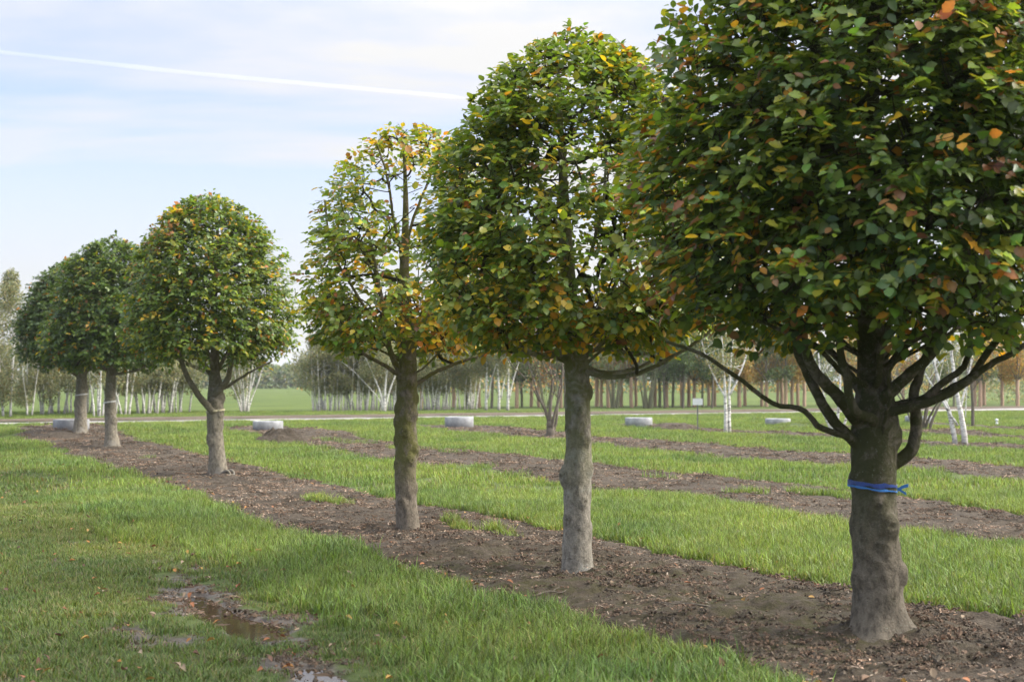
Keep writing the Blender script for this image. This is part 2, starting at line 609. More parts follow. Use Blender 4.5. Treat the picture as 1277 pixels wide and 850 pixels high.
# ------------------------------------------------------------------ the beds, read off the photograph
BED_PX = [
    ([(29, 547), (67, 559), (103, 574), (139, 583), (178, 594), (222, 606), (258, 630), (290, 639), (326, 653), (373, 671), (408, 677), (451, 697),
      (500, 710), (551, 724), (617, 750), (668, 758), (719, 772), (782, 794), (841, 816), (891, 830), (970, 848)],
     [(110, 538), (150, 543), (189, 553), (222, 559), (258, 567), (290, 574), (323, 585), (379, 599), (438, 608), (494, 622), (537, 632), (592, 645),
      (642, 651), (700, 662), (741, 671), (797, 682), (867, 696), (928, 713), (1007, 729), (1063, 738), (1147, 755), (1218, 769), (1277, 773)]),
    ([(280, 536), (329, 546), (375, 554), (412, 559), (451, 569), (494, 574), (530, 582), (576, 586), (625, 590), (675, 599), (741, 610), (811, 617),
      (904, 629), (979, 645), (1054, 654), (1129, 664), (1277, 682)],
     [(351, 533), (389, 538), (428, 545), (464, 549), (494, 553), (530, 558), (576, 561), (625, 566), (700, 574), (741, 578), (797, 586), (867, 591),
      (942, 600), (1054, 612), (1129, 621), (1277, 640)]),
    ([(520, 532), (576, 539), (625, 543), (675, 548), (741, 554), (820, 561), (914, 572), (989, 577), (1054, 582), (1138, 587), (1277, 600)],
     [(592, 530), (642, 534), (700, 539), (741, 544), (820, 550), (914, 556), (998, 563), (1054, 566), (1138, 570), (1277, 585)]),
    ([(783, 532.5), (867, 538.5), (960, 543), (1026, 546), (1143, 554), (1277, 562)],
     [(820, 529), (876, 534), (942, 538), (1026, 542), (1143, 549), (1277, 555)]),
    ([(985, 532), (1060, 536), (1147, 541), (1277, 548)],
     [(1000, 528.5), (1060, 532), (1147, 537), (1277, 544.5)]),
    ([(1140, 529), (1200, 532), (1277, 537)],
     [(1160, 526), (1200, 529), (1277, 534)]),
]
BEDS = []
for lp, rp in BED_PX:
    e = []
    for pts in (lp, rp):
        u, v = to_uv(np.array([gpt(*p) for p in pts]))
        o = np.argsort(v)
        e.append((v[o], u[o]))
    vend = max(e[0][0].max(), e[1][0].max())
    BEDS.append((e[0], e[1], vend))


def bed_sd(x, y):
    """signed measure inside each bed (metres, positive inside) and which bed"""
    u, v = to_uv(np.stack([x, y], -1))
    best = np.full(u.shape, -9.0); which = np.full(u.shape, -1)
    w = (fbm(u * 1.6, v * 1.6, 3, 4) - 0.5) * 0.55 + (fbm(u * 6, v * 6, 9, 2) - 0.5) * 0.16
    for i, (le, re, vend) in enumerate(BEDS):
        lu = np.interp(v, *le); ru = np.interp(v, *re)
        s = np.minimum(np.minimum(u - lu, ru - u), (vend + 0.6 - v) * 0.7) + w * min(1.0, (ru - lu).mean() / 2.5)
        upd = s > best
        best = np.where(upd, s, best); which = np.where(upd, i, which)
    return best, which


# a few tufts of grass inside the beds
PATCH = [gpt(*p) for p in [(185, 572), (215, 573), (400, 626), (425, 628), (385, 549), (420, 551), (455, 553), (500, 560), (560, 566), (545, 563),
                           (570, 658), (600, 663), (625, 668), (1010, 620), (1040, 622), (930, 618), (818, 599), (640, 679)]]
PATCH_R = [0.55, 0.5, 0.5, 0.35, 1.0, 1.1, 0.9, 0.7, 0.6, 0.5, 0.35, 0.3, 0.25, 0.5, 0.6, 0.4, 0.3, 0.2]


def patch_mask(x, y):
    r = np.zeros(np.shape(x))
    for p, rad in zip(PATCH, PATCH_R):
        du, dv = to_uv(np.stack([x - p[0], y - p[1]], -1))
        r = np.maximum(r, 1 - np.sqrt((du / (rad * 0.4)) ** 2 + (dv / rad) ** 2))
    return np.clip(r, 0, 1)


PUD1 = [(241, 739), (254, 746), (269, 754), (281, 763), (299, 770), (320, 772), (345, 781), (349, 790), (330, 792), (310, 787), (293, 778), (272, 772), (257, 762), (248, 752)]
PUD2 = [(384, 829), (398, 834), (414, 842), (421, 850), (425, 862), (398, 866), (384, 850)]
PUDS = [np.array([gpt(*p) for p in q]) for q in (PUD1, PUD2)]
MUDLINE = [np.array([gpt(*p)[:2] for p in q]) for q in (
    [(225, 705), (235, 735), (270, 762), (330, 785), (365, 815), (400, 850), (440, 890)],
    [(150, 790), (185, 785), (215, 800)],
    [(330, 765), (400, 770), (470, 775)])]
MUDW = [0.18, 0.12, 0.06]


def seg_dist(x, y, P):
    d = np.full(np.shape(x), 99.0)
    for a, b in zip(P[:-1], P[1:]):
        ab = b - a
        t = np.clip(((x - a[0]) * ab[0] + (y - a[1]) * ab[1]) / (ab @ ab), 0, 1)
        d = np.minimum(d, np.hypot(x - a[0] - t * ab[0], y - a[1] - t * ab[1]))
    return d


def mud_mask(x, y):
    n = fbm(x * 3.5, y * 3.5, 41, 4) - 0.5
    m = np.zeros(np.shape(x))
    for P, w in zip(MUDLINE, MUDW):
        m = np.maximum(m, np.clip((w - seg_dist(x, y, P) + n * 0.95) / 0.09, 0, 1))
    # bare spots in the trampled lane
    u, v = to_uv(np.stack([x, y], -1))
    lane = np.clip((3.0 - np.abs(u - 0.6)) / 1.5, 0, 1) * (y < 22)
    sp = np.clip((fbm(x * 2.2, y * 2.2, 77, 4) - 0.68) / 0.05, 0, 1)
    return np.maximum(m, sp * lane)


def in_poly(x, y, P):
    ins = np.zeros(np.shape(x), bool)
    n = len(P)
    for i in range(n):
        x1, y1 = P[i][:2]; x2, y2 = P[(i + 1) % n][:2]
        c = ((y1 > y) != (y2 > y)) & (x < (x2 - x1) * (y - y1) / (y2 - y1 + 1e-12) + x1)
        ins ^= c
    return ins


def pud_dist(x, y):
    d = np.full(np.shape(x), 9.0)
    for P in PUDS:
        Q = np.concatenate([P, P[:1]])[:, :2]
        e = seg_dist(x, y, Q)
        d = np.minimum(d, np.where(in_poly(x, y, P), -e, e))
    return d


HEAPS = [(gpt(100, 540), 2.6, 0.24), (gpt(60, 545), 1.6, 0.16), (gpt(140, 556), 1.5, 0.08),
         (gpt(560, 690), 0.75, 0.10), (gpt(640, 690), 0.6, 0.07), (gpt(450, 694), 0.6, 0.08),
         (gpt(1095, 790), 0.9, 0.06), (gpt(720, 700), 0.6, 0.05), (gpt(600, 588), 0.7, 0.14), (gpt(690, 590), 0.8, 0.15),
         (gpt(845, 533), 1.0, 0.12), (gpt(1000, 534), 1.0, 0.2), (gpt(385, 543), 1.6, 0.16), (gpt(420, 546), 1.2, 0.14), (gpt(1190, 541), 1.2, 0.1),
         (gpt(1180, 535), 1.2, 0.08), (gpt(508, 656), 0.5, 0.04), (gpt(270, 586), 0.9, 0.08)]


def height(x, y):
    b, _ = bed_sd(x, y)
    soil = np.clip((b + 0.05) / 0.4, 0, 1)
    d = np.hypot(x, y)
    near = np.clip((75 - d) / 25, 0, 1)
    z = (fbm(x * 0.35, y * 0.35, 5, 3) - 0.5) * 0.10 * near
    z = z + soil * 0.035
    z = z + soil * ((fbm(x * 2.4, y * 2.4, 21, 4, 0.6) - 0.5) * 0.15 + (fbm(x * 7, y * 7, 23, 3, 0.65) - 0.5) * 0.085)
    for p, r, h in HEAPS:
        z = z + h * np.exp(-((x - p[0]) ** 2 + (y - p[1]) ** 2) / (r * r) * 1.6)
    m = mud_mask(x, y)
    z = z + m * (-0.025 + (fbm(x * 8, y * 8, 61, 3) - 0.5) * 0.06)
    pd = pud_dist(x, y)
    k0 = np.clip((0.75 - pd) / 0.3, 0, 1)
    z = z * (1 - k0) + k0 * np.maximum(z, -0.012)
    k = np.clip((0.16 - pd) / 0.22, 0, 1)
    k = k * k * (3 - 2 * k)
    z = z * (1 - k) + k * (-0.075 + (fbm(x * 5, y * 5, 131, 3) - 0.5) * 0.06)
    return z * near


TRACK_W = 2.6


def track_v(u):
    return 55.6 + 0.102 * (u - 4.6)


# ------------------------------------------------------------------ ground sheet, split into turf and beds
def axis_lines(fine, n_fine, start, growth, end):
    a = [start + i * fine for i in range(n_fine)]
    s = fine
    while a[-1] < end:
        s *= growth
        a.append(a[-1] + s)
    return np.array(a)


ys = np.concatenate([[-400, -150, -50, -15, 0, 3, 4.5, 5.5], axis_lines(0.045, 150, 6.2, 1.018, 1500)])
xp = axis_lines(0.045, 85, 0.0225, 1.025, 1500)
xs = np.concatenate([-xp[::-1], xp])
gx, gy = np.meshgrid(xs, ys)
gz = height(gx, gy)
bsd, bwh = bed_sd(gx, gy)
pm = patch_mask(gx, gy)
mud = mud_mask(gx, gy)
pdg = pud_dist(gx, gy)
mud = np.maximum(mud, np.clip((0.09 - pdg) / 0.06, 0, 1))
gu, gv = to_uv(np.stack([gx, gy], -1))
field = np.clip((gv - track_v(gu) - 9) / 3, 0, 1)
moss = np.zeros(gx.shape)
for p, r in [(gpt(620, 712), 1.0), (gpt(760, 725), 1.1), (gpt(1000, 800), 1.0), (gpt(900, 760), 1.2), (gpt(680, 735), 0.8)]:
    moss = np.maximum(moss, np.clip(1.3 - np.hypot(gx - p[0], gy - p[1]) / r, 0, 1))
nx, ny = len(xs), len(ys)
idx = np.arange(nx * ny).reshape(ny, nx)
quads = np.stack([idx[:-1, :-1], idx[:-1, 1:], idx[1:, 1:], idx[1:, :-1]], -1).reshape(-1, 4)
qb = bsd.ravel()[quads].mean(1)
qi = np.round(np.median(bwh.ravel()[quads], axis=1)).astype(int)
qi = np.where(qb > 0, qi, -1)
GV = np.stack([gx, gy, gz], -1).reshape(-1, 3)


def sub_mesh(name, sel, mat, smooth=True):
    q = quads[sel]
    used, inv = np.unique(q, return_inverse=True)
    return mesh_np(name, GV[used], [inv.reshape(-1, 4)], mat, smooth,
                   attrs={'mud': mud.ravel()[used], 'moss': moss.ravel()[used], 'field': field.ravel()[used]})


o = link('ground', sub_mesh('ground', qi < 0, M_TURF))
tag(o, 'green nursery ground of grass strips and fields reaching the horizon', 'ground', kind='structure')
bed_names = ['wide bare soil bed under the row of dome-shaped beeches', 'second bare soil bed beyond the first grass strip',
             'third bare soil bed beyond the second grass strip', 'fourth narrow soil bed below the sign and white birch',
             'fifth narrow soil bed near the concrete rings', 'farthest thin soil bed beside the track']
for i in range(len(BEDS)):
    sel = qi == i
    if sel.any():
        o = link('soil_bed', sub_mesh('soil_bed', sel, M_SOIL))
        tag(o, bed_names[i], 'soil bed', kind='structure')


def HZ(x, y):
    return float(height(np.array([x]), np.array([y]))[0])


def gz_pt(px, py):
    z = 0.0
    for _ in range(6):
        p = gpt(px, py, z)
        z = HZ(p[0], p[1])
    p[2] = z
    return p


# the pale track with its soil shoulder, laid just above the ground
def strip(name, off0, off1, lift, mat, seed, label, cat):
    us = np.linspace(-60, 220, 420)
    V, Q = [], []
    for k, f in enumerate(np.linspace(0, 1, 5)):
        off = off0 + (off1 - off0) * f + (fbm(us * 0.5, us * 0 + k // 3, seed + (k // 3), 3) - 0.5) * (1.2 if k in (0, 4) else 0.2)
        v = track_v(us) + off
        x = us * RN[0] + v * RD[0]; y = us * RN[1] + v * RD[1]
        z = height(x, y) + (lift if k in (1, 2, 3) else lift * 0.4) + (fbm(x, y, 90, 3) - 0.4) * 0.05 * (lift > 0.05)
        V.append(np.stack([x, y, z], -1))
    V = np.concatenate(V); n = len(us)
    for k in range(4):
        a = np.arange(n - 1) + k * n
        Q.append(np.stack([a, a + 1, a + n + 1, a + n], -1))
    o = link(name, mesh_np(name, V, [np.concatenate(Q)], mat, True))
    return tag(o, label, cat, kind='structure')


strip('track', -1.3, 1.6, 0.03, M_TRACK, 301, 'pale grey farm track crossing behind the tree rows', 'track')
strip('track_shoulder', 1.7, 5.2, 0.07, soil_material('shoulder_soil', 1.45), 305, 'brown bare soil shoulder along the far side of the track', 'soil')

# puddles
for k, P in enumerate(PUDS):
    c = P.mean(0)
    mb = MB()
    Q = spline(np.concatenate([P, P[:1]]), 60)[:-1]
    tg = unit(np.roll(Q, -1, 0) - np.roll(Q, 1, 0)); nm_ = np.stack([tg[:, 1], -tg[:, 0], tg[:, 2] * 0], -1)
    sg = np.sign(np.sum(nm_ * (Q - c)))
    Q = Q + nm_ * sg * 0.14
    zz = -0.03
    mb.add(np.concatenate([np.c_[Q[:, :2], np.full(len(Q), zz)], [[c[0], c[1], zz]]]),
           T=[(i, (i + 1) % len(Q), len(Q)) for i in range(len(Q))])
    o = link('puddle', mb.mesh('puddle', M_WATER))
    tag(o, ['long brown puddle in the wheel rut across the trampled grass', 'small sky-reflecting puddle at the bottom edge of the trampled grass'][k], 'puddle', kind='structure')

# ------------------------------------------------------------------ leaves
LT_UV = np.array([[0, 0], [-.40, .25], [.40, .25], [0, .36], [-.47, .52], [.47, .52], [0, .64], [0, 1.0], [-.25, .82], [.25, .82]])
LT_T = np.array([[0, 2, 3], [0, 3, 1], [3, 2, 5], [3, 5, 6], [1, 3, 6], [1, 6, 4], [6, 5, 9], [6, 9, 7], [4, 6, 8], [8, 6, 7]])
LS_UV = np.array([[0, 0], [-.45, .42], [.45, .42], [0, 1.0]])
LS_T = np.array([[0, 2, 1], [1, 2, 3]])


def leaf_geom(pos, ax, nor, ln, wd, col, detailed=True, fold=0.16, curl=0.2):
    UV, T = (LT_UV, LT_T) if detailed else (LS_UV, LS_T)
    n = len(pos)
    ax = unit(ax); nor = unit(nor - ax * np.sum(nor * ax, -1, keepdims=True)); sd_ = np.cross(ax, nor)
    cu = (rng.random(n) - 0.35) * curl * 2
    fo = fold * (0.4 + 1.3 * rng.random(n))
    V = (pos[:, None, :] + ax[:, None, :] * (UV[None, :, 1, None] * ln[:, None, None])
         + sd_[:, None, :] * (UV[None, :, 0, None] * wd[:, None, None])
         + nor[:, None, :] * ((np.abs(UV[None, :, 0]) * fo[:, None] * 2 * wd[:, None] - UV[None, :, 1] ** 2 * cu[:, None] * ln[:, None])[..., None]))
    k = len(UV)
    Tt = (np.arange(n)[:, None, None] * k + T[None]).reshape(-1, 3)
    C = np.repeat(col, k, axis=0).reshape(n, k, 3).copy()
    if detailed:
        C[:, [3, 6], :] *= 1.12
        C[:, [1, 2, 4, 5], :] *= 0.95
    return V.reshape(-1, 3), Tt, C.reshape(-1, 3)


PROF_T = np.array([0, .04, .12, .25, .4, .55, .7, .8, .88, .94, .98, 1.0])
PROF_R = np.array([.62, .84, .96, 1.0, .97, .89, .75, .62, .47, .31, .16, .03])


class Beech:
    def __init__(self, name, base, zb, zt, R, seed, axis_pts=None):
        self.base = np.array(base); self.zb, self.zt, self.R = zb, zt, R
        self.rg = np.random.default_rng(seed)
        self.seed = seed
        self.name = name

    def shape_r(self, th, z):
        t = np.clip((z - self.zb) / (self.zt - self.zb), 0, 1)
        r = np.interp(t, PROF_T, PROF_R) * self.R
        b = 1 + 0.13 * (fbm(th * 1.6 + 10, z * 1.6, self.seed, 3) - 0.5) + 0.07 * np.sin(th * 3 + self.seed)
        return r * b


def build_beech(label, base, zb, zt, R, trunk, limbs, seed, bark, n_attr, sprays, leaves, size, colour_fn,
                n_single=0, leaf_pick=None, detail=True, hole=None, leader_r=0.07, knots=(), flare=0.35, lean=0.0, center=(0, 0), bowl=0.45, n_fan=9, limb_k=1.0):
    """base: world foot; trunk: list of (z, x offset, radius); limbs: list of (points relative to foot, r0, r1)"""
    rg = np.random.default_rng(seed)
    B = Beech(label, base, zb, zt, R, seed)
    tree = empty('beech_tree', base, label, 'tree', 'dome-shaped beeches in a row')
    base = np.asarray(base, float)
    # trunk
    tz = np.array([t[0] for t in trunk]); tx = np.array([t[1] for t in trunk]); tr = np.array([t[2] for t in trunk])
    zz = np.concatenate([np.linspace(-0.28, tz[-1] * 0.45, 195), np.linspace(tz[-1] * 0.45, tz[-1], 50)[1:]])
    S = 64
    th = np.linspace(0, 2 * np.pi, S, endpoint=False)
    rows = []; surf = []; knot_c = []
    SURF[tuple(base)] = surf
    wob = np.random.default_rng(seed + 5)
    ph = wob.random(4) * 6
    for z in zz:
        r = np.interp(z, tz, tr)
        cxx = np.interp(z, tz, tx) + 0.010 * math.sin(z * 3.1 + ph[0]); cyy = 0.012 * math.sin(z * 2.3 + ph[1]) + lean * z
        lum = 1 + 0.13 * (fbm(np.cos(th) * 0.9 + 7, np.sin(th) * 1.1 + z * 3.0 + seed, seed, 3) - 0.5)
        lum = lum + 0.10 * (fbm(np.cos(th) * 1.9 + 3, np.sin(th) * 1.9 + z * 13.0 + seed, seed + 9, 4, 0.6) - 0.5)
        # root flare with buttresses
        fl = math.exp(-max(z, -0.05) / 0.085) * flare
        lum = lum + fl * (0.75 + 0.4 * np.cos(th * 3 + ph[2]) + 0.2 * np.cos(th * 5 + ph[3]))
        for (kz, kt, ka, ks) in knots:
            dth = np.angle(np.exp(1j * (th - kt))) * r
            dd = np.sqrt(dth ** 2 + (z - kz) ** 2) / ks
            lum = lum + 1.35 * (ka / r) * (np.exp(-dd ** 2 * 1.4) - 0.8 * np.exp(-dd ** 2 * 10) + 0.22 * np.exp(-(dd - 1.05) ** 2 * 12))
        kc = np.zeros(S)
        for (kz, kt, ka, ks) in knots:
            dth = np.angle(np.exp(1j * (th - kt))) * r
            dd = np.sqrt(dth ** 2 + (z - kz) ** 2) / ks
            kc = np.maximum(kc, np.maximum(np.exp(-dd ** 2 * 9), .5 * np.exp(-(dd - .75) ** 2 * 26)) * (.6 + .4 * vnoise(th * 6 + kz * 9, z * 60 + th * 0, seed)))
        knot_c.append(kc)
        rr = r * lum
        surf.append((z, rr, cxx, cyy))
        rows.append(np.stack([cxx + rr * np.cos(th), cyy + rr * np.sin(th), np.full(S, z)], -1))
    V = np.concatenate(rows)
    n, k = len(zz), S
    i = np.arange(n - 1)[:, None] * k; j = np.arange(k)[None, :]; j2 = (j + 1) % k
    mb = MB(); mb.add(V, np.stack([i + j, i + j2, i + k + j2, i + k + j], -1).reshape(-1, 4))
    tko = link('trunk', mb.mesh('trunk', bark, attrs={'knot': np.concatenate(knot_c)}), tree)
    # limbs: each a branch of its own
    nodes = []; nrad = []
    for z in np.linspace(zb - 0.25, tz[-1], 26):
        nodes.append((np.interp(z, tz, tx), lean * z, z))
    limbs = list(limbs)
    for q in range(n_fan):
        a = 2 * np.pi * (q + rg.random() * .7) / n_fan
        zs = zb - .3 + .45 * rg.random()
        ro = R * rg.uniform(.6, .9)
        x0 = np.interp(zs, tz, tx)
        P3 = [np.array([x0 + math.cos(a) * .03, math.sin(a) * .03, zs]), np.array([x0 + math.cos(a) * ro * .35, math.sin(a) * ro * .35, zs + .10 + .15 * rg.random()]),
              np.array([x0 + math.cos(a + .2) * ro * .7, math.sin(a + .2) * ro * .7, zs + .28 + .2 * rg.random()]), np.array([x0 + math.cos(a + .15) * ro, math.sin(a + .15) * ro, max(zs + .5, zb + .35)])]
        limbs.append((P3, rg.uniform(.013, .022), .006))
    for li, (pts, r0, r1) in enumerate(limbs):
        a0 = np.array([np.interp(pts[0][2], tz, tx), lean * pts[0][2], pts[0][2] - 0.04])
        pts = [pts[0] * 0.45 + a0 * 0.55] + list(pts)
        P = spline(pts, 30)
        wv = np.cumsum(rg.normal(0, 0.0035, (30, 3)), 0); wv -= np.linspace(0, 1, 30)[:, None] * wv[-1]
        P = P + wv
        mb = MB()
        Rr = (r0 + (r1 - r0) * np.linspace(0, 1, 30) ** 0.7) * limb_k
        Rr[:3] *= 1.1
        sd_ = int(rg.integers(1000))
        mb.tube(P, Rr, 12, lump=lambda ii, t, s=sd_: 1 + 0.16 * (vnoise(np.cos(t) * 1.2 + 5, np.sin(t) * 1.2 + ii * 0.55, s) - 0.5))
        link('branch', mb.mesh('branch', bark), tko)
        nodes += [tuple(p) for p in P[8::2]]
    nodes = np.array(nodes)
    # attractors through the crown, most of them near its surface
    A = []
    while len(A) < n_attr:
        z = zb + (zt - zb) * rg.random() ** 0.9
        t0 = rg.random() * 2 * np.pi
        rmax = float(B.shape_r(np.array([t0]), np.array([z]))[0])
        if rg.random() > rmax / (R * 1.1): continue
        f = 1 - 0.42 * rg.random() ** 1.5 if rg.random() < 0.78 else math.sqrt(rg.random()) * 0.8
        p = np.array([center[0] + math.cos(t0) * rmax * f * 0.9, center[1] + math.sin(t0) * rmax * f * 0.9, z])
        if hole is not None and rg.random() < hole(p): continue
        if z < zb + bowl * max(0.0, 1 - f / 0.8): continue
        A.append(p)
    A = np.array(A)
    axis_x = np.interp(A[:, 2], tz, tx)
    order = np.argsort(np.hypot(A[:, 0] - axis_x, A[:, 1]) + 0.2 * rg.random(len(A)))
    NP = list(nodes); par = [-1] * len(NP); chains = []
    arr = np.array(NP)
    for ai in order:
        a = A[ai]
        dv = a - arr
        dist = np.linalg.norm(dv, axis=1)
        cost = dist * (1.0 + 0.9 * np.clip(-(dv[:, 2]) / (dist + 1e-6) + 0.25, 0, 2))
        jn = int(np.argmin(cost))
        s = arr[jn]
        m = s + (a - s) * 0.5 + np.array([0, 0, -0.10 * np.linalg.norm(a - s)]) + rg.normal(0, 0.03, 3)
        P = spline([s, m, a], 6)
        ids = [jn]
        for q in P[1:]:
            ids.append(len(NP)); NP.append(q); par.append(ids[-2])
        arr = np.concatenate([arr, P[1:]])
        chains.append(ids)
    load = np.zeros(len(NP))
    for ids in chains:
        load[ids[-1]] += 1
    for q in range(len(NP) - 1, -1, -1):
        if par[q] >= 0: load[par[q]] += load[q]
    rad = 0.0042 * np.maximum(load, 0.5) ** 0.44
    mb = MB()
    for ids in chains:
        P = arr[ids]; Rr = rad[ids].copy(); Rr[0] = min(Rr[0], Rr[1] * 1.25)
        mb.tube(P, Rr, 5 if load[ids[1]] < 6 else 8, cap=False)
    # leaf sprays
    att = np.repeat(A, sprays, axis=0)
    ns = len(att)
    cen = np.stack([np.full(ns, center[0]), np.full(ns, center[1]), np.full(ns, zb + (zt - zb) * 0.35)], -1)
    outw = att - cen; outw[:, 2] *= 0.55; outw = unit(outw)
    o0 = att + rg.normal(0, 0.085, (ns, 3))
    sdir = unit(outw * 0.9 + rg.normal(0, 0.62, (ns, 3)) * np.array([1, 1, 0.55]) + np.array([0, 0, 0.08]))
    slen = rg.uniform(0.16, 0.34, ns)
    snor = unit(np.array([0, 0, 0.85]) + outw * 0.5 + rg.normal(0, 0.28, (ns, 3)))
    skey = rg.random(ns)
    nl = leaves
    f = (np.arange(nl) + 0.6) / nl
    pos = o0[:, None, :] + sdir[:, None, :] * (slen[:, None] * f[None, :])[..., None]
    pos[:, :, 2] -= (f ** 2)[None, :] * 0.05
    side = np.where(np.arange(nl) % 2 == 0, 1.0, -1.0)[None, :, None]
    lat = unit(np.cross(snor, sdir))
    axl = sdir[:, None, :] * 0.75 + lat[:, None, :] * side * 0.8 + rg.normal(0, 0.22, (ns, nl, 3)) + np.array([0, 0, -0.22])
    nor = snor[:, None, :] + rg.normal(0, 0.30, (ns, nl, 3))
    pos = pos.reshape(-1, 3); axl = unit(axl.reshape(-1, 3)); nor = nor.reshape(-1, 3)
    key = np.repeat(skey, nl); spr = np.repeat(np.arange(ns), nl)
    ow = np.repeat(outw, nl, axis=0)
    ln = size * rg.uniform(0.62, 1.18, len(pos)); wd = ln * rg.uniform(0.62, 0.78, len(pos))
    # clipped crown: leave out what sticks out
    rel = pos - np.array([center[0], center[1], 0]); thv = np.arctan2(rel[:, 1], rel[:, 0]); rr = np.hypot(rel[:, 0], rel[:, 1])
    lim = B.shape_r(thv, pos[:, 2]) * (1.03 + 0.05 * rg.random(len(pos)))
    keep = (rr < lim + 0.04) & (pos[:, 2] > zb - 0.12) & (pos[:, 2] < zt + 0.12 * rg.random(len(pos)))
    keep &= pos[:, 2] > zb - 0.12 + bowl * np.clip(1 - (rr / np.maximum(lim, .05)) / 0.75, 0, 1)
    if hole is not None:
        hv = np.array([hole(p) for p in pos[::nl]])
        keep &= ~(rg.random(len(pos)) < np.repeat(hv, nl)[:len(pos)] * 0.8)
    depth = np.clip(rr / np.maximum(lim, 0.05), 0, 1)
    pos, axl, nor, ln, wd, key, ow, depth, spr = (q[keep] for q in (pos, axl, nor, ln, wd, key, ow, depth, spr))
    colr = colour_fn(pos, key, depth, ow, rg)
    # twigs that carry the sprays
    us_, cs_ = np.unique(spr, return_counts=True)
    for s in us_[cs_ >= nl - 1][::2]:
        e = o0[s] + sdir[s] * slen[s] * 0.9
        mb.tube(np.array([att[s], o0[s] * 0.5 + att[s] * 0.5, o0[s], e]), [0.003, 0.0028, 0.0024, 0.0015], 3, cap=False)
    link('twigs', mb.mesh('twigs', M_TWIG), tree)['kind'] = 'stuff'
    # the leaves that show largest are single leaves, the rest one mass
    camr = np.array([0, 0, CAM_Z]) - base
    vdir = unit(camr - pos)
    single = np.zeros(len(pos), bool)
    if n_single:
        wpos = pos + base
        dep = wpos[:, 1] * cp + (wpos[:, 2] - CAM_Z) * sp_
        ppx = W / 2 + F * wpos[:, 0] / dep
        ppy = H / 2 - F * ((wpos[:, 2] - CAM_Z) * cp - wpos[:, 1] * sp_) / dep
        facing = np.abs(np.sum(unit(nor) * vdir, -1))
        front = np.sum((pos - np.array([center[0], center[1], pos[:, 2].mean()])) * unit(camr * np.array([1, 1, 0])), -1)
        score = (0.55 + 0.45 * facing) * ln / size * np.where((ppx > 5) & (ppx < W - 5) & (ppy > 5) & (ppy < H - 5), 1, 0.01) * np.clip(front / R, 0.01, 1)
        score = score * np.where(depth > 0.85, 1, 0.2) + 0.12 * rg.random(len(pos))
        single[np.argsort(-score)[:n_single]] = True
    ms = ~single
    V, T, C = leaf_geom(pos[ms], axl[ms], nor[ms], ln[ms], wd[ms], colr[ms], detail)
    crown = link('crown', mesh_np('crown', V, [T], M_LEAF, True, C), tree)
    crown['kind'] = 'stuff'
    for q in np.nonzero(single)[0]:
        # one of a few shared leaf meshes of the same colour family
        ck = tuple(int(round(math.log(max(c, 0.004)) * 3)) for c in colr[q])
        me = LEAFLIB.get(ck)
        if me is None:
            cc = np.exp(np.array(ck) / 3.0)
            V1, T1, C1 = fine_leaf(cc)
            me = LEAFLIB[ck] = mesh_np('leaf', V1, [T1], M_LEAF, True, C1)
        lo = bpy.data.objects.new('leaf', me)
        COL.objects.link(lo)
        lo.parent = crown
        a = unit(axl[q]); nn = unit(nor[q] - a * np.dot(nor[q], a)); s = np.cross(a, nn)
        from mathutils import Matrix
        M4 = Matrix(((s[0], a[0], nn[0], pos[q][0]), (s[1], a[1], nn[1], pos[q][1]), (s[2], a[2], nn[2], pos[q][2]), (0, 0, 0, 1)))
        lo.matrix_local = M4 @ Matrix.Scale(float(ln[q]), 4)
    return tree


LEAFLIB = {}


def fine_leaf(c):
    """one beech leaf, tip along +y: wavy edge, folded midrib, paler veins"""
    st = np.array([0, .1, .26, .42, .58, .74, .88, 1.0])
    wd_l = np.array([.02, .2, .335, .375, .345, .26, .14, .0])
    V, C, T = [], [], []
    cu = rng.uniform(-.05, .28); fo = rng.uniform(.1, .35); wv = rng.uniform(.015, .04)
    for i, (y, w) in enumerate(zip(st, wd_l)):
        for k in (-1, 0, 1):
            e = (1 + .07 * (-1) ** i) if k else 0
            V.append((k * w * e, y + (.05 if k else 0) * (1 - y) * (i > 0), abs(k) * w * fo - cu * y * y + (wv * (-1) ** i if k else 0)))
            C.append(c * (1.18 if k == 0 else (.9 if i % 2 else 1.04)))
    for i in range(len(st) - 1):
        a = i * 3
        for q in (0, 1):
            T += [(a + q, a + q + 1, a + q + 4), (a + q, a + q + 4, a + q + 3)]
    return np.array(V), np.array(T), np.array(C)


SURF = {}


def mixpal(key_rand, fam, pals):
    out_ = np.zeros((len(fam), 3))
    for i, pal in enumerate(pals):
        s = fam == i
        pal = np.array(pal)
        j = (key_rand[s] * len(pal)).astype(int) % len(pal)
        out_[s] = pal[j]
    return out_


GREEN_D = [(0.07, 0.118, 0.034), (0.084, 0.132, 0.034), (0.10, 0.145, 0.034), (0.07, 0.118, 0.044)]
GREEN_M = [(0.12, 0.195, 0.034), (0.145, 0.21, 0.034), (0.125, 0.185, 0.038)]
YGREEN = [(0.20, 0.25, 0.03), (0.255, 0.265, 0.03), (0.165, 0.23, 0.032)]
YELLOW = [(0.48, 0.34, 0.025), (0.56, 0.35, 0.025), (0.42, 0.34, 0.035)]
ORANGE = [(0.46, 0.19, 0.03), (0.38, 0.145, 0.03), (0.52, 0.26, 0.035)]
BROWN = [(0.22, 0.095, 0.035), (0.16, 0.075, 0.035), (0.26, 0.135, 0.05)]
PALS = [GREEN_D, GREEN_M, YGREEN, YELLOW, ORANGE, BROWN]


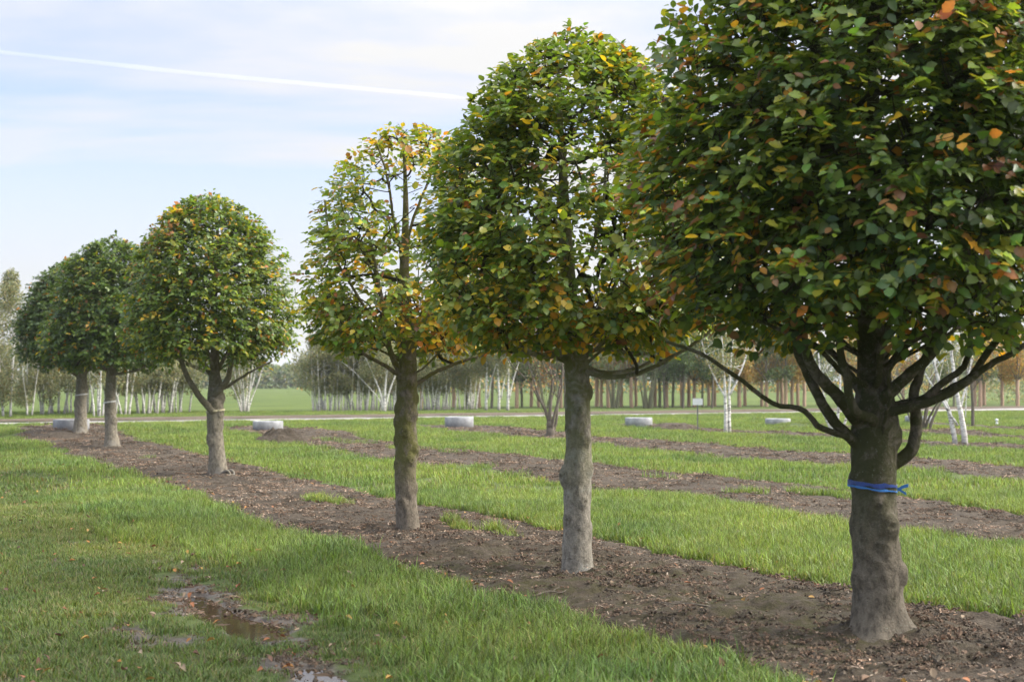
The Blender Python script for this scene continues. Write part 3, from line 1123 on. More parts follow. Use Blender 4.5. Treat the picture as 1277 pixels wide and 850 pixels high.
def colours(probs_fn):
    def fn(pos, key, depth, ow, rg):
        n = len(pos)
        pr = probs_fn(pos, depth, ow)             # (n, 6)
        pr = pr / pr.sum(1, keepdims=True)
        cum = np.cumsum(pr, 1)
        k = np.clip(np.where(rg.random(n) < 0.6, key, rg.random(n)), 0, 0.9999)
        fam = (k[:, None] > cum).sum(1)
        c = mixpal(rg.random(n), np.clip(fam, 0, 5), PALS)
        c = c * rg.uniform(0.78, 1.28, (n, 1)) * rg.uniform(0.93, 1.07, (n, 3))
        return c
    return fn


def const(*p):
    return np.array(p, float)[None, :]


def pr1(pos, depth, ow):
    o_ = np.clip(depth - 0.7, 0, 0.3)[:, None] / 0.3
    back = np.clip(pos[:, 1:2] / 1.5, 0, 1)
    low = np.clip((2.5 - pos[:, 2:3]) / 0.6, 0, 1)
    left = np.clip(-pos[:, 0:1] / 1.4, 0, 1)
    return const(.46, .34, .13, .01, .01, .012) + o_ * const(0, .06, .10, .02, .05, .09) + back * low * const(0, .1, .9, 1.3, .3, 0) + left * o_ * const(0, .1, .15, .04, .10, .10)


def pr2(pos, depth, ow):
    back = np.clip(pos[:, 1:2] / 1.2, 0, 1)
    low = np.clip((2.6 - pos[:, 2:3]) / 0.6, 0, 1)
    right = np.clip(pos[:, 0:1] / 1.2, 0, 1)
    return const(.14, .46, .42, .05, .015, .015) + right * const(0, 0, .5, .2, .02, 0) + low * const(0, 0, .3, .15, .03, 0) + back * low * const(0, 0, .8, 2.4, .6, 0)


def pr3(pos, depth, ow):
    back = np.clip(pos[:, 1:2] / 1.2, 0, 1)
    low = np.clip((2.5 - pos[:, 2:3]) / 0.5, 0, 1)
    right = np.clip(pos[:, 0:1] / 1.0 + .1, 0, 1)
    top = np.clip((pos[:, 2:3] - 3.7) / 0.5, 0, 1)
    return const(.06, .34, .70, .13, .04, .04) + right * const(0, 0, .4, .9, .25, .05) + top * const(0, 0, .2, .3, .14, .06) + low * right * const(0, 0, 0, 1.3, .8, 0)


def pr4(pos, depth, ow):
    left = np.clip(-pos[:, 0:1] / 1.2 + .1, 0, 1)
    top = np.clip((pos[:, 2:3] - 3.4) / 1.2, 0, 1)
    o_ = np.clip(depth - 0.7, 0, 0.3)[:, None] / 0.3
    return const(.30, .46, .24, .03, .01, .01) + left * top * o_ * const(0, 0, .35, .22, .32, .08) + o_ * const(0, 0, .10, .03, .03, .01)


def pr5(pos, depth, ow):
    o_ = np.clip(depth - 0.75, 0, 0.25)[:, None] / 0.25
    left = np.clip(-pos[:, 0:1] / 1.2 + .1, 0, 1)
    return const(.74, .28, .03, .01, .005, .01) + o_ * left * const(0, .1, .14, .04, .07, .02)


def pr6(pos, depth, ow):
    return const(.93, .08, .01, .0, .015, .01)


# the pixel helper for limbs: relative to a tree's foot, dy metres nearer (-) or farther (+)
def rel(foot, pts):
    return [at_y(px, py, foot[1] + dy) - foot for (px, py, dy) in pts]


def px_r(w, Y):
    return w / 2 / F * Y


def trunk_px(foot, rows, top, top_x):
    """rows: (left px, right px, y px) -> (z, x offset, radius); continues to the leader's top"""
    res = []
    for l, r, y in rows:
        p = at_y((l + r) / 2, y, foot[1]) - foot
        res.append((p[2], p[0], (r - l) / 2 / F * foot[1] * 0.9))
    res.sort()
    z0, x0, r0 = res[-1]
    for f in (0.2, 0.45, 0.7, 0.9, 1.0):
        res.append((z0 + (top - z0) * f, x0 + (top_x - x0) * f, r0 * (1 - f) ** 0.8 * 0.72 + 0.008))
    return [(-0.3, res[0][1], res[0][2])] + res


# tree 1 (nearest)
f1 = gz_pt(1094, 787)
t1 = trunk_px(f1, [(1061, 1131, 772), (1064, 1129, 740), (1064, 1129, 700), (1060, 1124, 660), (1060, 1120, 620), (1059, 1119, 590), (1057, 1119, 560),
                   (1056, 1122, 535), (1060, 1118, 512), (1064, 1112, 480), (1066, 1108, 445), (1068, 1104, 400)], 4.3, 0.0)
l1 = [
    (rel(f1, [(1062, 548, -.08), (1040, 541, -.12), (1018, 533, -.15), (1000, 512, -.18), (962, 503, -.2), (915, 470, -.25), (870, 441, -.3), (830, 425, -.3)]), .034, .011),
    (rel(f1, [(1066, 552, -.05), (1040, 527, -.12), (1018, 490, -.18), (1004, 455, -.2), (993, 420, -.25), (985, 380, -.3)]), .050, .026),
    (rel(f1, [(1068, 522, -.10), (1046, 495, -.2), (1020, 465, -.28), (1003, 432, -.3), (998, 400, -.35), (970, 340, -.45)]), .064, .026),
    (rel(f1, [(1088, 522, -.2), (1066, 510, -.3), (1056, 470, -.34), (1048, 440, -.34), (1045, 400, -.4), (1040, 340, -.5)]), .044, .02),
    (rel(f1, [(1098, 500, -.1), (1128, 472, -.2), (1156, 446, -.26), (1172, 418, -.3), (1190, 360, -.4)]), .060, .028),
    (rel(f1, [(1112, 575, -.02), (1134, 560, -.03), (1140, 528, -.03), (1138, 498, -.05), (1150, 462, -.1), (1166, 425, -.12), (1180, 370, -.2)]), .062, .026),
    (rel(f1, [(1108, 514, -.14), (1140, 506, -.2), (1190, 489, -.24), (1232, 458, -.25), (1262, 440, -.28), (1310, 405, -.3)]), .044, .018),
    (rel(f1, [(1108, 506, -.02), (1142, 500, -.04), (1180, 488, -.06), (1215, 470, -.08), (1240, 432, -.1), (1262, 405, -.1), (1300, 360, -.1)]), .048, .018),
    (rel(f1, [(1140, 503, -.1), (1180, 478, -.1), (1202, 456, -.05), (1210, 425, 0), (1212, 395, 0)]), .034, .018),
    (rel(f1, [(1085, 510, .1), (1062, 470, .3), (1040, 440, .5), (1010, 405, .7)]), .05, .02),
    (rel(f1, [(1095, 505, .1), (1110, 460, .35), (1140, 420, .6), (1170, 380, .8)]), .05, .02),
    (rel(f1, [(1078, 480, -.12), (1050, 465, -.2), (1025, 440, -.3), (985, 418, -.4), (945, 400, -.5)]), .03, .012),
    (rel(f1, [(1096, 478, -.18), (1100, 440, -.3), (1112, 400, -.5), (1120, 350, -.7)]), .034, .016),
    (rel(f1, [(1104, 534, -.16), (1108, 500, -.28), (1106, 470, -.32), (1122, 440, -.4)]), .018, .008),
]
k1 = [(0.75, -1.68, .030, .058), (0.64, -1.15, .034, .062), (0.51, -1.4, .02, .04), (0.47, -2.35, .018, .035), (0.34, -0.25, .034, .055), (0.55, -2.2, .014, .03), (1.16, -0.2, .022, .05),
      (0.30, -2.9, .02, .05), (0.90, -2.9, .024, .05), (0.62, 3.0, .014, .05), (0.2, -1.2, .01, .05), (0.41, -1.9, .012, .03)]
build_beech('nearest dome-shaped beech with dark green leaves and blue tape on its stout trunk', f1, 1.80, 4.75, 1.43, t1, l1, 11, M_BARK1, 1150, 5, 8, 0.074,
            colours(pr1), 300, n_fan=24, limb_k=0.84, knots=k1, flare=0.46)

# tree 2
f2 = gz_pt(720, 698)
t2 = trunk_px(f2, [(700, 742, 690), (702, 740, 660), (701, 739, 620), (699, 739, 590), (702, 738, 560), (702, 737, 520), (703, 737, 480), (703, 736, 450), (700, 733, 425),
                   (698, 724, 380), (697, 717, 320), (694, 708, 240)], 4.3, -.15)
def hole2(p):
    h = 0.0
    for cx_, cz_, sx_, sz_, a_ in ((.05, 3.5, .3, .35, .75), (.5, 3.3, .25, .4, .7), (-.45, 3.0, .2, .2, .6), (.45, 2.6, .3, .25, .6), (-.2, 4.0, .25, .12, .8), (.05, 2.7, .2, .3, .6), (-.7, 2.5, .15, .15, .6)):
        h = max(h, a_ * math.exp(-(((p[0] - cx_) / sx_) ** 2 + ((p[2] - cz_) / sz_) ** 2)))
    return h


l2 = [
    (rel(f2, [(708, 440, -.05), (680, 443, -.15), (655, 437, -.25), (635, 420, -.35), (610, 405, -.45), (575, 385, -.5)]), .044, .014),
    (rel(f2, [(700, 445, -.02), (660, 440, .1), (625, 438, .2), (600, 425, .3), (570, 400, .35)]), .028, .010),
    (rel(f2, [(732, 462, -.06), (760, 470, -.12), (800, 466, -.2), (838, 446, -.25), (870, 425, -.3), (900, 400, -.3)]), .036, .013),
    (rel(f2, [(732, 458, 0), (755, 466, .05), (795, 460, .12), (818, 445, .2), (840, 420, .3)]), .032, .012),
    (rel(f2, [(730, 440, .05), (760, 436, .2), (800, 443, .3), (830, 430, .45), (860, 405, .5)]), .03, .011),
    (rel(f2, [(712, 430, .1), (690, 410, .4), (660, 390, .7), (630, 375, .9)]), .04, .012),
    (rel(f2, [(722, 425, -.1), (745, 400, -.3), (775, 380, -.5), (800, 355, -.6)]), .034, .012),
    (rel(f2, [(712, 425, -.1), (685, 405, -.35), (655, 395, -.6), (630, 370, -.8)]), .034, .012),
    (rel(f2, [(700, 400, 0), (672, 360, -.1), (652, 300, -.2), (640, 230, -.25), (636, 170, -.3)]), .034, .012),
    (rel(f2, [(720, 410, .1), (765, 360, .3), (790, 290, .4), (795, 220, .4)]), .032, .012),
    (rel(f2, [(712, 360, 0), (735, 310, -.2), (752, 240, -.4), (755, 170, -.4)]), .028, .010),
    (rel(f2, [(705, 330, 0), (690, 270, .3), (665, 210, .5), (660, 150, .5)]), .028, .010),
]
k2 = [(1.35, -1.6, .018, .04), (1.5, -0.4, .03, .05), (1.2, -2.7, .016, .035), (0.86, -0.3, .02, .05), (0.80, -2.9, .035, .07), (0.6, -1.1, .012, .04), (1.1, -0.9, .012, .04), (0.45, -2.4, .012, .05), (0.35, 0.0, .016, .06)]
build_beech('second dome-shaped beech with pale grey trunk and yellow-green crown', f2, 1.90, 4.50, 1.22, t2, l2, 22, M_BARK2, 800, 5, 8, 0.072,
            colours(pr2), 300, n_fan=20, limb_k=0.85, knots=k2, flare=0.16, hole=hole2)

# tree 3: the thin one
f3 = gz_pt(508, 655)
t3 = trunk_px(f3, [(493, 524, 650), (493, 522, 620), (491, 522, 590), (492, 524, 560), (491, 521, 530), (492, 521, 500), (493, 520, 470), (496, 520, 440),
                   (498, 517, 400), (499, 512, 340), (501, 509, 260)], 4.2, -.05)


def hole3(p):
    # bare patches in the upper middle and right
    h = 0.0
    h = max(h, 0.95 * math.exp(-(((p[0] + .30) / .22) ** 2 + ((p[2] - 3.55) / .38) ** 2)))
    h = max(h, 0.8 * math.exp(-(((p[0] - .1) / .28) ** 2 + ((p[2] - 3.35) / .75) ** 2)))
    h = max(h, 0.75 * math.exp(-(((p[0] + .55) / .18) ** 2 + ((p[2] - 4.05) / .2) ** 2)))
    h = max(h, 0.6 * math.exp(-(((p[0] + .25) / .28) ** 2 + ((p[2] - 2.65) / .3) ** 2)))
    return h


l3 = [
    (rel(f3, [(498, 468, -.05), (478, 455, -.12), (455, 443, -.2), (443, 425, -.3), (420, 405, -.4)]), .032, .011),
    (rel(f3, [(518, 478, 0), (545, 462, .1), (575, 450, .2), (605, 440, .3), (640, 410, .35)]), .032, .011),
    (rel(f3, [(500, 465, -.05), (488, 435, -.12), (483, 400, -.2), (470, 340, -.3), (455, 270, -.4)]), .045, .015),
    (rel(f3, [(505, 450, .1), (490, 410, .35), (470, 360, .6), (450, 300, .7)]), .034, .012),
    (rel(f3, [(512, 440, .1), (530, 400, .4), (555, 350, .6), (575, 290, .7)]), .034, .012),
    (rel(f3, [(512, 420, -.05), (530, 380, -.3), (550, 330, -.5), (560, 270, -.6)]), .03, .012),
    (rel(f3, [(505, 330, 0), (492, 280, -.15), (484, 230, -.25), (470, 180, -.3)]), .024, .010),
    (rel(f3, [(506, 320, 0), (522, 260, .15), (540, 210, .25), (548, 165, .3)]), .024, .010),
    (rel(f3, [(500, 420, 0), (470, 400, -.2), (440, 360, -.35), (415, 310, -.4), (405, 250, -.4)]), .026, .010),
]
k3 = [(z, a, .02, .045) for z, a in [(1.55, -1.2), (1.3, -2.8), (1.22, -0.3), (1.05, -1.6), (0.95, -2.9), (0.88, -0.4), (0.75, -1.0), (0.7, -2.6), (0.45, -0.2), (0.3, -2.0), (1.62, -2.4), (1.4, 0.0), (0.82, 0.1), (1.15, -2.9)]]
build_beech('slender third beech with thin yellowing crown and mossy knobbly trunk', f3, 1.9, 4.36, 1.20, t3, l3, 33, M_BARK3, 460, 4, 8, 0.076,
            colours(pr3), 300, knots=k3, flare=0.12, hole=hole3)

# trees 4, 5, 6
f4 = gz_pt(270, 585)
t4 = trunk_px(f4, [(259, 284, 582), (260, 281, 560), (258, 279, 530), (257, 280, 505), (258, 279, 485), (260, 274, 465), (261, 273, 440), (262, 272, 400)], 4.6, .0)
l4 = [
    (rel(f4, [(264, 512, -.1), (250, 496, -.2), (240, 480, -.3), (230, 458, -.4), (222, 430, -.5)]), .075, .035),
    (rel(f4, [(270, 490, -.1), (282, 476, -.2), (287, 460, -.3), (295, 430, -.5)]), .085, .03),
    (rel(f4, [(282, 482, -.1), (300, 470, -.2), (320, 460, -.3), (340, 450, -.3)]), .035, .014),
    (rel(f4, [(266, 475, 0), (258, 460, .2), (245, 440, .5), (225, 410, .7)]), .06, .02),
    (rel(f4, [(268, 470, .1), (280, 445, .4), (300, 410, .8)]), .06, .02),
    (rel(f4, [(266, 460, -.1), (255, 420, -.5), (240, 370, -.8)]), .05, .02),
]
build_beech('fourth beech in the row with a broad crown flecked orange', f4, 1.9, 4.7, 1.45, t4, l4, 44, M_BARK4, 800, 5, 7, 0.095,
            colours(pr4), 0, detail=False, knots=[(1.05, -0.3, .03, .08), (1.2, -1.6, .025, .07), (0.85, -0.2, .03, .07), (0.6, -2.6, .03, .08), (1.3, -0.1, .03, .06)], flare=0.2, center=(-.16, 0))
f5 = gz_pt(139, 555)
t5 = trunk_px(f5, [(129, 149, 553), (130, 147, 540), (130, 146, 520), (130, 145, 500), (131, 145, 480), (132, 145, 462), (133, 143, 430)], 4.6, .0)
l5 = [(rel(f5, [(145, 466, -.1), (160, 464, -.3), (173, 462, -.4), (182, 455, -.5)]), .04, .02),
      (rel(f5, [(134, 462, 0), (120, 452, -.3), (105, 440, -.6)]), .06, .02), (rel(f5, [(140, 460, .1), (155, 440, .6), (165, 420, .9)]), .06, .02)]
build_beech('fifth beech in the row with a dense dark domed crown', f5, 1.84, 4.88, 1.56, t5, l5, 55, M_BARK4, 850, 5, 7, 0.105,
            colours(pr5), 0, detail=False, knots=[(1.0, -1.4, .03, .08), (0.6, -0.4, .03, .08)], flare=0.22)
f6 = gz_pt(100, 536)
t6 = trunk_px(f6, [(90, 109, 535), (93, 109, 520), (93, 109, 505), (94, 110, 490), (95, 109, 470), (96, 108, 440)], 4.9, .0)
l6 = [(rel(f6, [(95, 468, 0), (80, 458, -.3), (60, 445, -.6)]), .06, .02), (rel(f6, [(104, 466, .1), (120, 450, .6), (135, 430, .9)]), .06, .02)]
build_beech('farthest beech in the row with a blue-green dome behind the fifth', f6, 1.8, 4.9, 1.75, t6, l6, 66, M_BARK4, 900, 5, 7, 0.115,
            colours(pr6), 0, detail=False, knots=[(1.2, -0.1, .03, .08), (0.8, -2.9, .03, .08)], flare=0.22)

# ------------------------------------------------------------------ things tied to the trunks
def band(foot, trunk, z, tilt, w, thick, mat, name, label=None, cat=None, parent=None, tails=None, lumpy=0.0):
    tz = [t[0] for t in trunk]
    zz = z
    cxx = np.interp(zz, tz, [t[1] for t in trunk]); r = np.interp(zz, tz, [t[2] for t in trunk]) * 1.09 + thick
    th = np.linspace(0, 2 * np.pi, 64, endpoint=False)
    V = []
    sf = SURF[tuple(foot)]
    zs_ = np.array([q[0] for q in sf]); near_ = np.nonzero(np.abs(zs_ - zz) < 0.06)[0]
    rs_ = np.max([sf[q][1] for q in near_], axis=0)
    cy_ = sf[near_[len(near_) // 2]][3]; cxx = sf[near_[len(near_) // 2]][2]
    r = np.interp(th, np.linspace(0, 2 * np.pi, len(rs_) + 1), np.append(rs_, rs_[0])) + 0.003
    for dz, dr in ((-w / 2, -.004), (-w / 2, thick), (w / 2, thick), (w / 2, -.004)):
        wav = lumpy * (vnoise(np.cos(th) * 4 + 3, np.sin(th) * 4 + 3, 5 + int(dz > 0)) - 0.5)
        V.append(np.stack([cxx + (r + dr) * np.cos(th), cy_ + (r + dr) * np.sin(th), zz + dz + wav + tilt * np.cos(th)], -1))
    V = np.concatenate(V); k = 64
    i = np.arange(4)[:, None] * k; i2 = ((np.arange(4) + 1) % 4)[:, None] * k
    j = np.arange(k)[None, :]; j2 = (j + 1) % k
    mb = MB(); mb.add(V, np.stack([i + j, i + j2, i2 + j2, i2 + j], -1).reshape(-1, 4))
    for P, ww in (tails or []):
        P = spline(P, 10)
        n = len(P)
        A = np.concatenate([P + np.array([0, 0, ww / 2]), P - np.array([0, 0, ww / 2]), P + np.array([0, .003, ww / 2]), P + np.array([0, .003, -ww / 2])])
        Q = []
        for q in range(n - 1):
            Q += [(q, q + 1, n + q + 1, n + q), (2 * n + q, 3 * n + q, 3 * n + q + 1, 2 * n + q + 1), (q, 2 * n + q, 2 * n + q + 1, q + 1), (n + q, n + q + 1, 3 * n + q + 1, 3 * n + q)]
        mb.add(A, Q)
    me = mb.mesh(name, mat, False)
    if parent is not None:
        return link(name, me, parent)
    return tag(link(name, me, None, tuple(foot)), label, cat)


zt1 = (at_y(1090, 603, f1[1]) - f1)[2]
e = empty('marking_tape', tuple(f1), 'blue plastic marking tape tied around the nearest trunk', 'tape')
band(f1, t1, zt1, -.012, .018, .002, M_BLUE, 'wide_band', parent=e, lumpy=.02)
rk = np.interp(zt1, [t[0] for t in t1], [t[2] for t in t1]) * 1.09
cx1 = np.interp(zt1, [t[0] for t in t1], [t[1] for t in t1])
band(f1, t1, zt1 - .026, -.018, .008, .003, M_CYAN, 'thin_band', parent=e, lumpy=.012,
     tails=[([(cx1 + rk * .8, -rk * .75, zt1 - .03), (cx1 + rk * 1.0, -rk * .85, zt1 - .01), (cx1 + rk * 1.22, -rk * .9, zt1 + .0)], .02),
            ([(cx1 + rk * .8, -rk * .75, zt1 - .02), (cx1 + rk * .95, -rk * .88, zt1 - .035), (cx1 + rk * 1.12, -rk * .95, zt1 - .05)], .016)])
for f_, t__, py, mat, lab in ((f4, t4, 512, M_ROPE, 'thin yellowish string tied around the fourth trunk'), (f5, t5, 501, M_ROPEW, 'white string tied around the fifth trunk'),
                              (f6, t6, 492, M_ROPEW, 'thin pale string tied around the farthest beech trunk')):
    band(f_, t__, (at_y(640, py, f_[1]) - f_)[2], .02, .03, .008, mat, 'string', lab, 'string')

# ------------------------------------------------------------------ background trees
def small_tree(name, stems, leaf_c, n_leaf, leaf_s, crown, bark_m, label, cat, seed, group=None, stem_name='stem', sub=0, pal=None, twig_m=None):
    """stems: list of (points, r0, r1); crown: list of (centre, radii) lobes holding leaves"""
    rg = np.random.default_rng(seed)
    tr = empty(name, (0, 0, 0), label, cat, group)
    tips = []
    tw = MB()
    for pts, r0, r1 in stems:
        P = spline(pts, 14) + np.cumsum(rg.normal(0, 0.008, (14, 3)), 0)
        mb = MB(); mb.tube(P, r0 + (r1 - r0) * np.linspace(0, 1, 14), 8)
        link(stem_name, mb.mesh(stem_name, bark_m), tr)
        tips += list(P[6:])
    tips = np.array(tips)
    if sub:
        for q in range(sub):
            s = tips[rg.integers(len(tips))]
            c, r = crown[rg.integers(len(crown))]
            e = np.array(c) + unit(rg.normal(size=3)) * np.array(r) * rg.uniform(0.4, 1.0)
            if e[2] < s[2] - 0.1: e[2] = s[2] + 0.2
            e = s + (e - s) * min(1, 1.4 / np.linalg.norm(e - s))
            m = (s + e) / 2 + rg.normal(0, .06, 3)
            tw.tube(spline([s, m, e], 5), np.linspace(.009, .003, 5), 4, cap=False)
        o = link('twigs', tw.mesh('twigs', twig_m or M_STEM), tr); o['kind'] = 'stuff'
    if n_leaf:
        ci = rg.integers(len(crown), size=n_leaf)
        C = np.array([c for c, _ in crown])[ci]; Rr = np.array([r for _, r in crown])[ci]
        d = unit(rg.normal(size=(n_leaf, 3))) * (rg.random((n_leaf, 1)) ** 0.42)
        pos = C + d * Rr
        dens = fbm(pos[:, 0] * 1.6 + pos[:, 1] * 1.1, pos[:, 2] * 1.6 + pos[:, 1], seed, 3)
        pos = pos[dens > 0.40]
        n = len(pos)
        pal = np.array(pal)
        cc = pal[rg.integers(len(pal), size=n)] * rg.uniform(.7, 1.35, (n, 1))
        V, T, Cc = leaf_geom(pos, rg.normal(size=(n, 3)) + np.array([0, 0, -.5]), rg.normal(size=(n, 3)) + np.array([0, 0, .4]),
                             leaf_s * rg.uniform(.7, 1.4, n), leaf_s * rg.uniform(.5, .9, n), cc, False)
        o = link('crown', mesh_np('crown', V, [T], M_BIRCHLEAF, False, Cc), tr); o['kind'] = 'stuff'
    return tr


def place(tr, px, py, label=None, rz=0.0, s=1.0, first=False, group=None):
    c = tr if first else copy_tree(tr)
    p = gz_pt(px, py)
    c.location = (p[0], p[1], p[2] - 0.03)
    c.rotation_euler = (0, 0, rz)
    c.scale = (s, s, s * (0.9 + 0.22 * ((px * 7.3) % 1.7) / 1.7) if not first else s)
    if label: c['label'] = label
    if group: c['group'] = group
    return c


BIRCH_PAL = [(0.20, 0.22, 0.10), (0.23, 0.245, 0.11), (0.17, 0.195, 0.10), (0.27, 0.26, 0.12), (0.16, 0.185, 0.11), (0.31, 0.26, 0.12)]


def multistem(n, h, spread, r0, seed, lo=0.5):
    rg = np.random.default_rng(seed)
    st = []
    for i in range(n):
        a = 2 * np.pi * i / n + rg.uniform(-.4, .4)
        s = spread * rg.uniform(.5, 1.1)
        hh = h * rg.uniform(.75, 1.0)
        b = rg.uniform(.05, .3)
        st.append(([(math.cos(a) * b, math.sin(a) * b, -.1), (math.cos(a) * (b + s * .18), math.sin(a) * (b + s * .18), hh * .25),
                    (math.cos(a) * (b + s * .5), math.sin(a) * (b + s * .5), hh * .6), (math.cos(a) * (b + s * .8), math.sin(a) * (b + s * .8), hh)], r0 * rg.uniform(.8, 1.2), .012))
    return st


def lobes(n, z0, z1, R, seed):
    rg = np.random.default_rng(seed)
    res = []
    for i in range(n):
        f = (i + .5) / n
        z = z0 + (z1 - z0) * f
        k = math.sin(math.pi * (0.18 + 0.74 * f))
        a = rg.uniform(0, 6.28)
        rr = R * k
        res.append(((math.cos(a) * rr * .45, math.sin(a) * rr * .45, z), (rr * .75, rr * .75, (z1 - z0) / n * 1.25)))
    return res


ORD = ['first', 'second', 'third', 'fourth', 'fifth', 'sixth', 'seventh', 'eighth', 'ninth', 'tenth', 'eleventh', 'twelfth', 'thirteenth', 'fourteenth', 'fifteenth', 'sixteenth', 'seventeenth',
       'eighteenth', 'nineteenth', 'twentieth'] + ['twenty-' + q for q in ('first', 'second', 'third', 'fourth', 'fifth', 'sixth', 'seventh', 'eighth', 'ninth')] + ['thirtieth'] \
    + ['thirty-' + q for q in ('first', 'second', 'third', 'fourth', 'fifth', 'sixth', 'seventh', 'eighth', 'ninth')] + ['fortieth', 'forty-first', 'forty-second']


def nth(v, all_v):
    return ORD[sorted(all_v).index(v)]


# tall birches on the far left and the row behind
tall = [small_tree('birch_tree', multistem(2 + k, 6.0, .9, .055, 200 + k), None, 15000, .10, lobes(9, 1.0, 6.6, 1.5, 210 + k), M_BIRCH,
                   'x', 'birch', 220 + k, sub=50, pal=BIRCH_PAL, twig_m=M_BIRCH) for k in range(3)]
mid = [small_tree('birch_tree', multistem(3 + k, 3.3, .8, .05, 240 + k), None, 7000, .10, lobes(6, 1.2, 3.9, 1.45, 250 + k), M_BIRCH,
                  'x', 'birch', 260 + k, sub=40, pal=BIRCH_PAL, twig_m=M_BIRCH) for k in range(4)]
used = set()


def put(lib, k, *a, **kw):
    t = lib[k % len(lib)]
    first = id(t) not in used
    used.add(id(t))
    return place(t, *a, first=first, **kw)


G_L = 'birches along the track at the left'
for i, (px, py, s) in enumerate([(-40, 521, .9), (12, 520.5, .92), (-12, 516, .86)]):
    put(tall, i, px, py, ['tall white-stemmed birch at the left edge, leaning out of frame', 'tall pair-stemmed white birch beside the left edge of the picture',
                          'tall birch behind the leftmost white stems'][i], rz=i * 1.3, s=s)
LB = [(35, 519), (54, 518), (73, 517), (88, 516), (123, 520), (154, 518), (178, 516.5), (188, 517), (198, 516), (208, 516), (219, 515.5), (229, 515), (108, 515), (140, 514.5)]
for i, (px, py) in enumerate(LB):
    put(mid if i > 1 else tall, i + 1, px, py, 'white birch behind the two farthest beeches, %s of that row from the left' % nth(px, [q[0] for q in LB]), rz=i * 2.1, s=(1.1 if i > 1 else .8) * (0.92 + .16 * ((i * 7) % 5) / 4), group=G_L)
clump = small_tree('birch_tree', multistem(9, 3.4, 1.25, .05, 271), None, 6500, .10, lobes(6, 1.0, 4.0, 1.9, 272), M_BIRCH, 'broad clump of white birch stems right of the fourth beech', 'birch', 273, sub=60, pal=BIRCH_PAL)
place(clump, 305, 514.5, first=True, s=1.05)
G_M = 'row of white birches behind the third beech'
MBX = [392, 399, 408, 417, 426, 435, 444, 452, 461, 469, 487, 497, 520, 534, 541, 550, 563, 577, 589]
for i, px in enumerate(MBX):
    put(mid, i, px, 512.5 - (px - 390) * .012, 'slim white birch in the close row behind the third beech, %s from the left' % nth(px, MBX), rz=i * 1.7, s=.88 + .14 * ((i * 3) % 4) / 3, group=G_M)
vb = small_tree('birch_tree', [([(0, 0, -.1), (-.1, 0, .8), (-.55, .1, 2.0), (-1.2, .2, 3.4)], .07, .015), ([(.05, 0, -.1), (.1, 0, 1.0), (.25, .1, 2.4), (.35, 0, 3.6)], .075, .015),
                               ([(.05, .05, -.1), (.25, 0, .9), (.7, .1, 2.2), (1.2, .2, 3.4)], .06, .015), ([(0, 0, -.1), (-.3, .1, .7), (-1.4, .2, 1.9), (-2.2, .2, 2.6)], .035, .01)], None, 6500, .10,
                lobes(5, 2.0, 4.2, 1.7, 281), M_BIRCH, 'white birch forking in a wide V left of the third trunk', 'birch', 282, sub=40, pal=BIRCH_PAL)
place(vb, 478, 513, first=True)
for i, (px, py, lab) in enumerate([(606, 511, 'straight white birch stem between the second and third beeches, left of three'), (622, 511, 'middle white birch stem between the second and third beeches'),
                                   (633, 511.5, 'brightest straight white birch stem left of the second trunk')]):
    sb = small_tree('birch_tree', [([(0, 0, -.1), (.02, 0, 1.0), (.04 - .1 * (i == 1), 0, 2.2), (.0, 0, 3.9)], .085, .02), ([(.1, 0, .6), (.3, .1, 1.6), (.75, .2, 3.0), (.9, .2, 3.6)], .04, .012)],
                    None, 5000, .10, lobes(4, 2.1, 4.4, .95, 290 + i), M_BIRCH, lab, 'birch', 295 + i, sub=25, pal=BIRCH_PAL)
    place(sb, px, py, first=True)

# jute-wrapped avenue trees on the right
DARK_PAL = [(0.065, 0.11, 0.042), (0.085, 0.135, 0.045), (0.115, 0.165, 0.05), (0.15, 0.19, 0.06)]
OR_PAL = [(0.46, 0.26, 0.06), (0.36, 0.24, 0.06), (0.50, 0.34, 0.07), (0.26, 0.26, 0.07), (0.34, 0.20, 0.06)]
RED_PAL = [(0.26, 0.12, 0.06), (0.34, 0.17, 0.06), (0.20, 0.19, 0.07), (0.18, 0.20, 0.07)]
MIX_PAL = DARK_PAL + BIRCH_PAL[:2]


def wrapped(seed, pal, r, h, mat=M_JUTE):
    st = [([(0, 0, -.1), (.01, 0, .8), (.0, .01, h)], r, r * .85)]
    t = small_tree('avenue_tree', st, None, 4200, .12, lobes(5, h + .12, h + 2.9, 1.25, seed), mat, 'x', 'tree', seed, stem_name='trunk', pal=pal)
    mb = MB()
    rg = np.random.default_rng(seed)
    for q in range(9):
        a = rg.uniform(0, 6.28)
        e = np.array([math.cos(a) * .8, math.sin(a) * .8, h + rg.uniform(.5, 1.8)])
        mb.tube(spline([(0, 0, h - .1), (e[0] * .4, e[1] * .4, h + .25), e], 6), np.linspace(.035, .01, 6), 5, cap=False)
    mb.tube(spline([(0, 0, h - .15), (.02, 0, h + 1), (0, 0, h + 2.6)], 8), np.linspace(r * .75, .015, 8), 6, cap=False)
    o = link('limbs', mb.mesh('limbs', M_STEM), t); o['kind'] = 'stuff'
    return t


